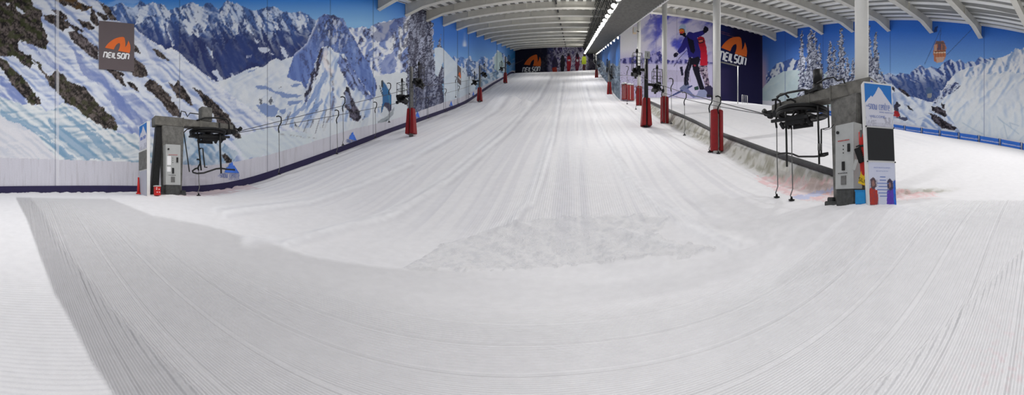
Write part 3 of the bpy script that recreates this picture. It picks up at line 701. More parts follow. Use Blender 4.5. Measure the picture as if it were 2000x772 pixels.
    P.fill(abs(x-112.5)<2.2, (224,224,228), .5*1)
    o = col_grid('wall_left', V, nu, nv, P.C, vmat('printed_wall', .8, .2, .05, 25)); tag(o, kind='structure')
    # navy kick board along the foot of the wall
    mb = MB(); ys = np.arange(-5, 77.4, .8); prev = None
    for q in ys:
        zt = float(zf(np.array([XL]), np.array([q]))[0]) + np.interp(q, [-5,10,77], [.33,.36,.42])
        e = [(XL, q, zt-.9), (XL+.04, q, zt-.9), (XL+.04, q, zt), (XL, q, zt)]
        mb.v += e
    n = len(ys)
    for i in range(n-1):
        for k2 in range(4):
            mb.f.append([i*4+k2, i*4+(k2+1) % 4, (i+1)*4+(k2+1) % 4, (i+1)*4+k2]); mb.sm.append(False)
    struct('baseboard_left', mb, M_navy)
left_wall()

# ------------------------------------------------------------------ far right wall
def right_wall():
    V, nu, nv, x, y = wall_points(('X', XR), 1489.2, 2042, 1.3, lambda h: float(zf(np.array([h.x]), np.array([h.y]))[0])-.3, lambda h: deck(h.x, h.y)-.02, 230)
    P = Mural(x, y)
    P.grad([(0,(46,104,206)),(60,(58,118,214)),(150,(140,186,236)),(300,(150,190,236))])
    P.fill(sstep(1700, 1560, x), (36,84,176), .7)
    P.fill(sstep(1640,1500,x)*sstep(70,150,y), (96,140,196), .5)
    P.fill(sstep(1504, 1490, x)*sstep(90,150,y), (206,168,176), .7)
    P.fill(sstep(.5,.7,P.n(60,14,-8,4,4))*sstep(110,140,y)*(x>1700), (206,222,240), .4)
    P.mountain(P.m([(1496,150),(1500,141),(1508,134),(1517,125),(1524,122),(1533,119),(1546,113),(1553,118),(1561,116),(1572,122),(1580,140),(1580,160),(1500,175)], 2, 4, 3), (206,214,220), (70,96,156), (54,72,128), 115, 20, 5, 4, .6, 5, bias=.45)
    P.mountain(P.m([(1480,180),(1490,172),(1505,154),(1529,140),(1546,137),(1566,138),(1580,140),(1760,165),(1760,260),(1480,260)], 1.2, 8, 6), (196,212,212), (176,198,206), (150,170,190), -20, 60, 20, 1.2, 1.2, 7, bias=.6)
    # distant range
    R1 = P.m([(1700,160),(1720,149),(1735,142),(1748,148),(1759,142),(1775,146),(1785,136),(1798,127),(1808,134),(1818,130),(1832,135),(1845,122),(1856,116),(1866,122),(1875,116),(1885,124),(1895,119),(1905,122),(1914,110),(1925,116),(1937,112),(1960,118),(1960,230),(1740,225)], 1.8, 5, 8)
    P.mountain(R1, (206,216,234), (88,114,178), (60,78,136), 65, 22, 5, 3.4, .58, 11, bias=.42)
    lo = R1*sstep(140, 168, y+10*(P.n(18,18,0,3,5)-.5)*2)
    P.fill(lo, (58,80,134), .85); P.fill(lo*sstep(.55,.7,P.n(6,22,-35,3,15)), (96,118,172), .4)
    # big snow flank
    big = P.m([(2050,84),(2000,92),(1994,99),(1988,95),(1980,104),(1972,107),(1960,110),(1940,118),(1925,123),(1905,128),(1890,132),(1875,138),(1862,148),(1850,160),(1846,170),(1835,190),(1830,205),(1850,225),(1872,254),(1880,300),(2050,320)], 1.6, 7, 9)
    P.mountain(big, (234,238,242), (184,202,226), (150,160,190), 128, 44, 9, 1.6, 1.2, 13, bias=.74, fine=.6)
    P.mountain(P.m([(1925,122),(1960,110),(1988,96),(2000,94),(2050,84),(2050,150),(1960,140),(1900,150),(1880,150),(1890,134)], 4, 8, 19), (240,242,246), (150,176,214), (110,124,160), 118, 34, 5, 2.2, .72, 17, bias=.66)
    P.mountain(P.m([(1846,168),(1870,160),(1878,168),(1866,176),(1850,186),(1834,200),(1826,208),(1822,200),(1834,182)], 3, 5, 4), (206,214,230), (96,112,160), (60,68,104), 135, 16, 4, 4, .52, 19)
    P.fill(big*sstep(180,260,y), (214,224,230), .55)
    for l in ([(1948,228),(1960,240),(1968,272)], [(1950,232),(1975,250),(1990,262)], [(1880,240),(1900,252),(1920,262)], [(1975,250),(1972,240),(1990,246)]):
        P.fill(np.exp(-(dist_line(x,y,l)/1.1)**2), (176,196,214), .7)
    # near ridge with rocks
    nr = P.m([(1690,150),(1720,155),(1739,163),(1759,179),(1778,188),(1798,194),(1829,202),(1836,208),(1848,217),(1860,236),(1873,255),(1880,290),(1690,280)], 1.6, 6, 21)
    P.mountain(nr, (226,232,240), (150,172,212), (110,120,150), 38, 40, 10, 2.6, 1.2, 23, bias=.66)
    for q, sd in (([(1813,221),(1822,224),(1835,229),(1850,238),(1866,248),(1870,254),(1858,254),(1840,250),(1826,240)],1), ([(1817,209),(1832,208),(1845,214),(1850,226),(1846,230),(1834,222),(1822,216)],2), ([(1838,200),(1845,204),(1846,214),(1838,210)],3), ([(1755,172),(1768,178),(1779,190),(1772,190),(1762,182)],4), ([(1765,203),(1776,208),(1786,217),(1776,215)],5), ([(1722,158),(1744,170),(1748,180),(1736,176)],6)):
        P.rock(q, 3, 200+sd, (50,48,60), (96,90,100))
    # snow-laden firs
    def fir(cx, ty, by, hw, sd):
        t = np.clip((y-ty)/(by-ty), 0, 1); w = hw*(.10+.9*t**.8)*(.72+.55*vnoise(y/3.3, y*0+sd, sd)) + (P.n(3,3,0,2,sd)-.5)*hw*.55
        mk = (abs(x-cx-(vnoise(y/9., y*0, sd+3)-.5)*hw*.3) < w)*(y > ty)*(y < by)
        P.trees(mk, (48,56,88), (214,220,234), sd, .5, 3.4, 3.2)
    for k2, (cx, ty, by, hw) in enumerate(((1566,60,200,9),(1580,72,200,9),(1583,56,200,13),(1591,62,200,13),(1601,84,200,10),(1621,80,198,10),(1629,90,198,10),(1643,55,200,13),(1655,106,200,9),(1665,114,196,8),(1674,104,196,9),(1684,96,190,9),(1697,50,192,12),(1711,62,196,11),(1703,110,196,12),(1612,150,200,10),(1635,140,200,14),(1722,140,190,9))):
        fir(cx, ty, by, hw, 300+k2*7)
    P.fill(P.m([(1700,150),(1712,140),(1740,165),(1744,180),(1690,185)], 5, 6, 8)*sstep(.45,.6,P.n(4,4,0,2,9)), (226,230,238), .7)
    # printed gondolas with their ropes
    for l in ([(1836,60),(1806,125)], [(1905,50),(1848,108)], [(1838,55),(1836,80)]):
        P.fill(dist_line(x,y,l) < .7, (66,84,130), .7)
    for q, c in (([(1828,80),(1843,80),(1848,92),(1848,108),(1842,121),(1830,123),(1824,119),(1823,105),(1824,90)], (196,120,76)), ([(1829,80),(1843,81),(1846,86),(1826,86)], (112,92,92)), ([(1831,86),(1838,86),(1838,98),(1831,98)], (90,84,112)), ([(1840,86),(1845,88),(1846,98),(1840,98)], (128,104,104)), ([(1825,88),(1829,87),(1829,99),(1825,100)], (214,182,160)), ([(1824,101),(1848,101),(1848,104),(1824,104)], (230,206,180)), ([(1828,112),(1845,111),(1842,121),(1830,123)], (206,170,150)), ([(1826,100),(1847,99),(1847,101),(1826,102)], (120,70,50)), ([(1825,54),(1832,50),(1830,62),(1824,64)], (50,70,120)),
                 ([(1810,171),(1818,170),(1821,178),(1820,190),(1812,192),(1809,182)], (78,102,140)), ([(1811,183),(1821,182),(1819,191),(1812,192)], (150,152,150)), ([(1816,158),(1817.5,158),(1818,171),(1816,171)], (60,80,130)),
                 ([(1746,206),(1752,200),(1760,206),(1754,210),(1755,218),(1760,230),(1752,228),(1747,220)], (44,40,58)), ([(1747,216),(1754,218),(1758,226),(1753,230),(1745,226)], (170,40,44)), ([(1743,230),(1758,229),(1772,229),(1773,234),(1768,237),(1756,232)], (60,66,96)), ([(1750,199),(1754,199),(1755,204),(1750,205)], (40,40,50))):
        P.fill(P.m(q, .4), c, .95)
    P.fill((abs((x*1.0) % 5-2.5) < .6)*P.m([(1824,88),(1848,88),(1847,110),(1824,112)]), (110,74,60), .5)
    top = np.interp(x, [1480,1560,1640,1745,1790,1850,1900,1950,2000,2050], [196,199,212,236,246,257,264,270,276,281])
    P.fill(y > top, (226,226,234), .95)
    P.seams((1534, 1608, 1672, 1739, 1826.5, 1922.5), .6, (52,80,150), .6)
    o = col_grid('wall_right', V, nu, nv, P.C, vmat('printed_wall')); tag(o, kind='structure')
right_wall()

# ------------------------------------------------------------------ back wall of the nursery side, with the skiers
def nursery_wall():
    V, nu, nv, x, y = wall_points(('Y', YM), 1211.3, 1490.3, .9, lambda h: float(zf(np.array([h.x]), np.array([h.y]))[0])-.3, lambda h: deck(h.x, h.y)-.02, 230)
    P = Mural(x, y)
    P.grad([(0,(96,100,214)),(60,(176,176,236)),(110,(206,200,236)),(200,(206,200,232))])
    cl = P.n(40,22,-35,5,3); P.C = lin((86,92,204))*(1-sstep(.26,.52,cl))[:,None] + lin((226,220,242))*sstep(.26,.52,cl)[:,None]
    P.fill(P.m([(1265,25),(1292,22),(1296,72),(1275,72),(1262,50)], 16, 16, 4)*sstep(.3,.6,P.n(14,12,0,4,16)), (74,78,196), .75)
    P.fill(np.exp(-((x-1226)/34)**2-((y-70)/52)**2), (255,253,252), 1.)  # overexposed white at the left painted into the print
    P.fill(sstep(1350,1390,x)*sstep(110,40,y)*sstep(.5,.62,P.n(24,20,30,4,8)), (60,80,160), .6)
    P.fill(sstep(95,118,y), (206,200,230), .9)
    P.mountain(P.m([(1212,116),(1228,112),(1240,110),(1250,114),(1262,112),(1275,104),(1288,100),(1295,108),(1300,118),(1320,118),(1335,112),(1345,118),(1395,122),(1395,128),(1212,125)], 2, 5, 6), (176,172,220), (84,84,160), (60,58,116), 100, 12, 5, 4, .56, 9)
    P.fill(sstep(122,128,y), (208,202,230), .95); P.fill(sstep(125,200,y)*sstep(.5,.7,P.n(30,8,10,4,11)), (186,180,216), .5)
    for k2 in range(26):
        fx = 1278+k2*2.7; P.fill(dist_line(x,y,[(fx,136+k2*.1),(fx+3,160)]) < .45, (128,112,122), .7) if not 1334 < fx < 1340 else None
    for l in ([(1215,150),(1225,158)], [(1260,170),(1395,190)]):
        P.fill(dist_line(x,y,l) < .5, (160,150,180), .5)
    P.fill((y>140)*(y<190)*(x<1262)*sstep(.78,.84,P.n(1.6,1.6,0,1,14)), (96,86,116), .8)
    T = lambda pts: [(1290+a/4.062, 20+b/4.062) for a, b in pts]
    D = [([(60,690),(150,640),(200,615),(250,595),(255,605),(190,640),(100,680),(62,696)], (64,74,124)), ([(160,625),(215,620),(280,690),(262,698),(215,665)], (120,126,170)), ([(40,690),(60,688),(60,696),(30,697)], (60,70,120)),
         ([(300,440),(370,438),(378,520),(392,600),(355,605),(335,540),(310,480)], (150,130,150)),
         ([(350,600),(395,595),(425,630),(428,690),(370,695),(350,650)], (52,46,76)), ([(265,612),(300,600),(305,630),(272,636)], (44,70,66)),
         ([(300,640),(345,625),(370,650),(365,690),(330,694),(265,695),(290,670)], (150,156,190)), ([(150,620),(185,590),(215,575),(230,600),(205,620),(160,634)], (120,128,160)), ([(190,588),(222,570),(226,590),(196,600)], (40,40,60)),
         ([(255,312),(275,306),(330,330),(345,290),(352,250),(366,300),(374,380),(374,436),(345,440),(312,436),(318,380),(300,356),(265,336)], (206,36,58)),
         ([(290,280),(345,262),(356,330),(300,345)], (196,34,54)), ([(290,240),(296,215),(320,205),(345,215),(356,250),(350,285),(330,295),(305,280)], (176,34,50)), ([(295,235),(330,225),(346,240),(344,258),(310,266),(298,256)], (60,24,40)), ([(300,240),(335,234),(338,250),(308,256)], (214,110,90)), ([(284,236),(297,236),(298,256),(288,254)], (238,236,240)),
         ([(205,190),(230,170),(262,178),(290,210),(300,260),(318,330),(316,392),(290,400),(250,372),(222,380),(214,330),(205,260)], (46,42,124)),
         ([(210,200),(225,222),(262,240),(275,320),(262,345),(240,330),(220,260)], (22,20,40)),
         ([(250,182),(290,172),(338,160),(352,186),(318,205),(285,222),(262,240)], (48,44,132)), ([(200,205),(182,232),(164,280),(132,326),(150,348),(190,320),(208,290),(214,250)], (46,42,126)),
         ([(336,165),(342,140),(352,124),(364,130),(380,140),(380,160),(362,180),(345,184)], (26,24,44)), ([(100,356),(108,342),(128,334),(144,346),(132,368),(110,376)], (24,22,40)),
         ([(228,372),(262,380),(300,366),(318,392),(300,430),(318,520),(336,580),(352,630),(312,632),(282,540),(256,470),(252,430),(232,480),(218,580),(186,590),(190,490),(212,430)], (26,24,40)), ([(262,430),(280,432),(282,446),(266,446)], (150,50,70)),
         ([(146,150),(150,124),(172,110),(196,116),(206,145),(200,180),(185,150)], (176,196,220)), ([(196,130),(206,150),(212,195),(200,190)], (210,220,232)),
         ([(146,154),(165,144),(188,150),(196,180),(178,200),(155,196)], (22,20,34)), ([(148,156),(165,148),(186,154),(190,176),(172,186),(152,184)], (236,134,50)), ([(150,176),(172,168),(186,168),(172,184),(154,184)], (226,70,70)), ([(168,190),(200,180),(206,215),(185,212)], (24,22,36))]
    for q, c in D: P.fill(P.m(T(q), .3), c)
    leg = P.m(T([(300,440),(370,438),(378,520),(392,600),(355,605),(335,540),(310,480)]))
    P.fill(leg*sstep(.5,.56,P.n(3,3,0,2,22)), (44,34,56), .9); P.fill(leg*sstep(.6,.64,P.n(3,3,0,2,26)), (214,200,210), .8)
    for l in (T([(208,318),(150,378),(107,446)]),): P.fill(dist_line(x,y,l) < .5, (50,44,70))
    P.fill(dist_line(x,y,T([(232,385),(222,480),(205,585)])) < .35, (90,90,120), .7)
    P.fill(P.m(T([(152,450),(174,446),(184,516),(166,520)])), (40,38,60))
    for k2, q in enumerate(((1352,100),(1356,96),(1340,90))): pass
    dk = sstep(1391.2, 1392.4, x); P.fill(dk, (24,22,58)); P.fill(dk*sstep(1440,1395,x)*sstep(160,60,y), (40,60,140), .55)
    P.fill(dk*sstep(128,140,y)*sstep(1445,1400,x), (58,50,92), .6); P.fill(dk*sstep(178,190,y)*sstep(1450,1400,x), (30,28,70), .6)
    for l in ([(1405,64),(1440,74)], [(1405,61),(1425,66)]): P.fill(dist_line(x,y,l)<.5, (150,90,80), .5)
    bs = np.interp(x, [1211,1300,1390,1490], [186,191,193,201])
    P.fill((y > bs)*(x < 1393), (198,196,214), .95)
    P.seams((1322.3, 1281.5, 1402), .35, (110,105,150), .5)
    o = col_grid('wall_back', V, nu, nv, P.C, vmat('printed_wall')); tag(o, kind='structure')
nursery_wall()

# ------------------------------------------------------------------ top end wall
def top_wall():
    V, nu, nv, x, y = wall_points(('Y', YB), 1004.6, 1166, .62, lambda h: float(zf(np.array([h.x]), np.array([h.y]))[0])-1.2, lambda h: deck(h.x, h.y)-.02, 110)
    P = Mural(x, y)
    P.grad([(80,(40,60,110)),(150,(60,56,90))])
    P.mountain(x > 1055, (206,200,226), (120,110,160), (70,62,92), 70, 10, 4, 5, .56, 5, bias=.6)
    P.trees(P.m([(1085,146),(1088,108),(1100,100),(1112,92),(1128,94),(1140,108),(1150,118),(1150,146)], 3, 4, 6), (92,84,140), (232,226,244), 12, .44, 3, 3)
    P.fill(P.m([(1058,84),(1085,88),(1080,98),(1068,108),(1058,112)], 3, 5, 7), (36,70,140), .7)
    P.fill(sstep(1080,1066,x)*1., (28,28,44), .95); P.fill(sstep(1066,1080,x)*sstep(1092,1078,x), (84,82,112), .6)
    P.fill(sstep(1142,1152,x), (40,38,48), .9)
    for q, c in (([(1078,122),(1082,112),(1086,112),(1090,124),(1089,132),(1079,133)], (58,52,80)), ([(1079,132),(1087,131),(1088,141),(1079,142)], (190,66,44)),
                 ([(1094,128),(1095,114),(1098,107),(1101,108),(1104,118),(1103,128),(1101,142),(1096,142)], (34,32,42)),
                 ([(1107,128),(1107,113),(1110,106),(1113,107),(1116,116),(1115,128),(1113,141),(1108,141)], (186,34,46)), ([(1109,104),(1112,104),(1113,110),(1108,110)], (60,50,70)), ([(1109,116),(1114,116),(1114,119),(1109,119)], (230,220,226)),
                 ([(1123,128),(1124,108),(1128,103),(1132,112),(1132,126),(1129,140),(1125,140)], (120,34,60)), ([(1124,108),(1127,102),(1131,108),(1128,116)], (44,36,54)), ([(1126,115),(1130,117),(1129,121),(1126,120)], (226,220,226)),
                 ([(1136,126),(1137,111),(1141,108),(1145,112),(1145,125)], (206,224,46)), ([(1138,126),(1144,126),(1143,138),(1138,138)], (90,44,44)), ([(1139,104),(1143,104),(1144,110),(1139,110)], (70,60,60))):
        P.fill(P.m(q, .3), c, .95)
    o = col_grid('wall_end', V, nu, nv, P.C, vmat('printed_wall')); tag(o, kind='structure')
top_wall()

# ------------------------------------------------------------------ right wall of the upper slope
def upper_wall():
    ys = np.linspace(YM, YB, 90); nv = 90; V = []
    for q in ys:
        zb = float(zf(np.array([XC]), np.array([q]))[0])-.3; zt = deck(XC, q)-.02
        V += [(XC, q, zb+(zt-zb)*j/(nv-1)) for j in range(nv)]
    V = np.array(V); x, y = proj(V[:,0], V[:,1], V[:,2]); P = Mural(x, y)
    P.grad([(0,(40,84,150)),(120,(44,100,170)),(200,(120,150,170))])
    P.fill(sstep(1180,1168,x), (46,50,62), .85)
    g = np.interp(x, [1165,1185,1195,1205,1213], [112,128,122,130,112])
    P.trees((y > g+8*(P.n(6,6,0,3,4)-.5)*2), (70,84,104), (150,166,182), 14, .5, 3, 5)
    P.fill(sstep(150,185,y-(x-1190)*.7)*1., (150,164,172), .6)
    P.fill(sstep(.55,.7,P.n(2,40,0,2,3)), (40,60,90), .35)
    o = col_grid('wall_middle', V, 90, nv, P.C, vmat('printed_wall')); tag(o, kind='structure')
upper_wall()

# ================================================================== ROOF
def ceiling():
    mb = MB(); xs = [XL, -8, -2, XC, 6.2, 12, 18, XR]
    def sheet(xs, y0, y1):
        if y0 < 20.5 < y1: sheet(xs, y0, 20.5); sheet(xs, 20.5, y1); return
        n = len(xs); vs = [(q, y0, deck(q, y0)) for q in xs] + [(q, y1, deck(q, y1)) for q in xs]
        mb.add(vs, [(i, i+1, n+i+1, n+i) for i in range(n-1)])
    sheet(xs, -5, YM); sheet(xs[:4], YM, YB)
    nd = len(mb.f)
    q = XL+.5
    while q < XR:
        y1 = YB if q < XC-.2 else YM
        for ya, yb in ((-5, 20.5), (20.5, y1)): mb.bar((q, ya, deck(q, ya)-.05), (q, yb, deck(q, yb)-.05), .32, .1)
        q += .86
    me = mb.mesh('ceiling'); o = link('ceiling', me, M_deck); me.materials.append(M_rib)
    ids = np.zeros(len(me.polygons), np.int32); ids[nd:] = 1; me.polygons.foreach_set('material_index', ids)
    tag(o, kind='structure')
ceiling()
def roof_beam(y):
    mb = MB(); wide = y < YM; fr = frame((0, y+.06, 0), (1,0,0), (0,0,1))
    D = lambda q: deck(q, y)-.08
    bot = [(-13.97, tipL(y)), (-12.2, D(-12.2)-.72), (6.2, D(6.2)-.72)] + ([(22., D(22.)-.66), (23.67, tipR(y))] if wide else [])
    if not wide: bot[-1] = (XC-.03, D(XC)-.72)
    xe = bot[-1][0]; top = [(xe, D(xe)), (6.2, D(6.2)), (-13.97, D(-14))] if wide else [(xe, D(xe)), (-13.97, D(-14))]
    mb.poly(bot+top, fr, .12)
    for (xa, za), (xb, zb) in zip(bot[:-1], bot[1:]): mb.bar((xa, y, za+.02), (xb, y, zb+.02), .34, .05)
    q = -11.
    while q < xe-1: mb.box((q, y, D(q)-.35), (.03, .3, .64)); q += 3.1
    struct('roof_beam', mb, M_ceilbeam)
YBEAM = [-.5+4.2*i for i in range(19)]
for q in YBEAM: roof_beam(q)

# ================================================================== LIGHTING GANTRY
ORD = ['first','second','third','fourth','fifth','sixth','seventh','eighth','ninth','tenth','eleventh','twelfth','thirteenth','fourteenth','fifteenth','sixteenth','seventeenth','eighteenth','nineteenth','twentieth','twenty-first','twenty-second','twenty-third','twenty-fourth','twenty-fifth','twenty-sixth','twenty-seventh','twenty-eighth','twenty-ninth','thirtieth']
def zg(y): return 4.5 + .39*y - .000*y
X0, X1 = 2.95, 5.25
g = thing('lighting_gantry', 'long dark slatted gantry hung under the roof above the right edge of the slope', 'gantry', (4.1, 8, zg(8)))
mb = MB(); q = 8.
while q < 77: mb.bar((X0, q, zg(q)), (X1, q, zg(q)), .26, .06); q += .55
part(g, 'slat_panel', mb, M_gant)
part(g, 'edge_rail', MB().bar((X0-.06, 8, zg(8)), (X0-.06, 77, zg(77)), .1, .16), M_gant)
part(g, 'edge_rail', MB().bar((X1+.06, 8, zg(8)), (X1+.06, 77, zg(77)), .1, .16), M_white, label='white edge rail')
mb = MB(); q = 8.
while q < 76.5:
    a = Vector((X0-.1, q, zg(q)+.3)); b = Vector((2.15, q, deck(2.15, q)-.75)); mb.tube([a, b], .025, 5)
    mb.tube([a, Vector((2.15, q+1.05, deck(2.15, q+1.05)-.75))], .015, 4); q += 1.05
for t in (0, .25, .5, .75, 1):
    P = lambda y: Vector((X0-.1, y, zg(y)+.3)).lerp(Vector((2.15, y, deck(2.15, y)-.75)), t)
    mb.tube([P(8), P(76.8)], .03, 5)
part(g, 'side_lattice', mb, M_gantd)
for q in YBEAM[3:18]:
    for xx in (X0, X1): part(g, 'hanger_rod', MB().tube([(xx, q, zg(q)), (xx, q, deck(xx, q)-.62)], .02, 5), M_gantd)
# solid back of the gantry (cable trays above the slats)
part(g, 'cable_tray', MB().bar((4.1, 8, zg(8)+.35), (4.1, 77, zg(77)+.35), 2.0, .1), M_gantd)
fl = thing('floodlight', 'tmp', 'light', (0,0,0), 'floodlights along the left edge of the gantry')
part(fl, 'housing', MB().box((0,0,.1), (.3,.26,.14)), M_gant, .02)
mbs = MB().tube([(0,0,.05),(0,-.01,-.03),(0,-.02,-.09),(0,-.03,-.13)], [.15,.145,.1,.02], 14)
part(fl, 'lens', mbs, M_lamp); part(fl, 'bracket', MB().bar((.0,0,.16), (.22,0,.16), .05, .03), M_gantd)
q = 17.4; i = 0
while q < 76.5:
    L = 'glaring white floodlight on the left edge of the gantry, %s counted from the near end' % ORD[i]
    if i == 0: fl.location = (X0-.28, q, zg(q)+.02); fl['label'] = L
    else: copy_tree(fl, (X0-.28, q, zg(q)+.02), L)
    q += 2.1; i += 1
sl = thing('small_lamp', 'tmp', 'light', (0,0,0), 'small lamps under the right edge of the gantry')
part(sl, 'housing', MB().box((0,0,.08), (.2,.2,.1)), M_gant, .02); part(sl, 'lens', MB().tube([(0,0,.04),(0,-.01,-.05),(0,-.02,-.1)], [.13,.12,.02], 12), M_lamp2)
for i in range(11):
    q = 38.9+3.7*i; L = 'small warm lamp under the right edge of the gantry, %s counted from the near end' % ORD[i]
    P = (X1+.12, q, zg(q)-.2)
    if i == 0: sl.location = P; sl['label'] = L
    else: copy_tree(sl, P, L)
# cable tray under the left half of the roof
mb = MB().bar((-1.75, 8, deck(-1.75, 8)-.78), (-1.75, 76, deck(-1.75, 76)-.78), .16, .08)
solo('roof_conduit', mb, M_gantd, 'thin dark conduit running up under the roof beams left of the gantry', 'conduit')

# ================================================================== COLUMNS WITH PADS
def shell(mb, c, r0, r1, a0, a1, z0, z1, n=7, flare=0.):
    vs = []
    for i in range(n+1):
        t = a0+(a1-a0)*i/n; d = Vector((math.cos(t), math.sin(t), 0))
        for r, z in ((r0, z0), (r1+flare, z0), (r1, z1), (r0, z1)): vs.append(Vector((c[0], c[1], 0))+d*r+Vector((0,0,z)))
    fs = [(i*4+k, i*4+(k+1) % 4, i*4+4+(k+1) % 4, i*4+4+k) for i in range(n) for k in range(4)]
    mb.add(vs, fs + [(3,2,1,0), tuple(n*4+k for k in range(4))])
    return mb
for px, lab, ph in ((1683, 'white round roof column rising behind the right lift station', None), (1400, 'white round column between the slopes in front of the dark wall panel, red pads at its foot', 1.75),
               (1298, 'white round column left of the printed skiers, red pads at its foot', 1.75), (1248, 'white round column behind the numbered lift tower, red pads at its foot', 1.75)):
    a = ang(px); x, y = 6.2, 6.2/math.tan(a); z0 = zs(x, y)
    if ph: z0 = {1400: 97, 1298: 150, 1248: 184.5}[px]/F*math.hypot(x, y)
    t = thing('roof_column', lab, 'column', (x, y, z0-.1), 'white columns between the two slopes')
    part(t, 'shaft', MB().cyl((x, y, z0-.5), (x, y, deck(x, y)-.6), .172, n=28), M_col)
    part(t, 'cap_plate', MB().box((x, y, deck(x, y)-.64), (.5,.5,.05)), M_white, .01)
    if ph:
        ca = math.atan2(-y, -x)+.35
        for s in (0, 1):
            mb = MB(); shell(mb, (x, y), .175, .285, ca+.16+math.pi*s, ca-.16+math.pi*(s+1), z0-.06, z0+ph, 9, .01); part(t, 'crash_pad', mb, M_red, .012)
# beige loudspeaker on the farthest column
p = at_r(1239.5, 60, 30.6)
t = thing('loudspeaker', 'small beige box loudspeaker high on the farthest white column', 'speaker', (p.x, p.y, p.z-.25))
part(t, 'casing', MB().box(p, (.34,.3,.54)), M_beige, .02); part(t, 'grille', MB().box(p+Vector((0,-.16,0)), (.26,.02,.44)), M_cab); part(t, 'bracket', MB().bar(p+Vector((.15,0,0)), p+Vector((.45,.1,0)), .05, .05), M_dark)

# corner mats
for (xa, ya), (xb, yb), lab in (((5.43,36.2),(5.53,35.87),'red padded crash mat on the wall corner, farthest of the three narrow ones'), ((5.54,35.84),(5.64,35.51),'red padded crash mat on the wall corner, middle of the three narrow ones'), ((5.65,35.48),(5.74,35.17),'red padded crash mat on the wall corner, nearest of the three narrow ones'), ((5.78,35.1),(6.6,35.18),'wide red crash mat facing down the slope at the wall corner')):
    A = Vector((xa, ya, 0)); B = Vector((xb, yb, 0)); zb = (HY-194.5)/F*A.length - .05
    t = thing('crash_mat', lab, 'crash mat', (xa, ya, zb), 'red crash mats on the wall corner')
    part(t, 'pad', MB().bar(A+Vector((0,0,zb+.85)), B+Vector((0,0,zb+.85)), .11, 1.7), M_red, .03)
    u = (B-A).normalized(); n = u.cross(Vector((0,0,1)))
    part(t, 'strap', MB().bar((A+B)/2+n*.06+Vector((0,0,zb+.1)), (A+B)/2+n*.06+Vector((0,0,zb+1.6)), .03, .02, up=n), M_white, label='pale strap')
    m2 = MB()
    for k2 in range(5): m2.tube([A.lerp(B, .15+.17*k2)+Vector((0,0,zb+1.68)), A.lerp(B, .15+.17*k2)+Vector((0,0,zb+1.8+.05*(k2 % 3)))], [.14,.05], 8)
    part(t, 'snow_cap', m2, M_white_print, label='snow lying on top')

# padded rail along the edge of the upper slope
pts = [hitX(px, py+2.5, 6.95) for px, py in ((1266,195),(1304,212),(1352,233),(1387,251),(1416,262.5),(1455,276.5),(1499,293),(1530,303.5),(1560,312.7),(1600,326),(1645,341))]
t = thing('barrier_rail', 'long dark grey padded rail along the snow edge between the two slopes', 'rail', (pts[5].x, pts[5].y, pts[5].z-.15))
part(t, 'padding', MB().tube(pts, .105, 12), M_pipe)
part(t, 'batten', MB().tube([q+Vector((-.03,0,.1)) for q in pts], .016, 6), M_steel)
for q in pts: part(t, 'stake', MB().tube([q, (q.x+.02, q.y, q.z-.55)], .03, 6), M_dark)

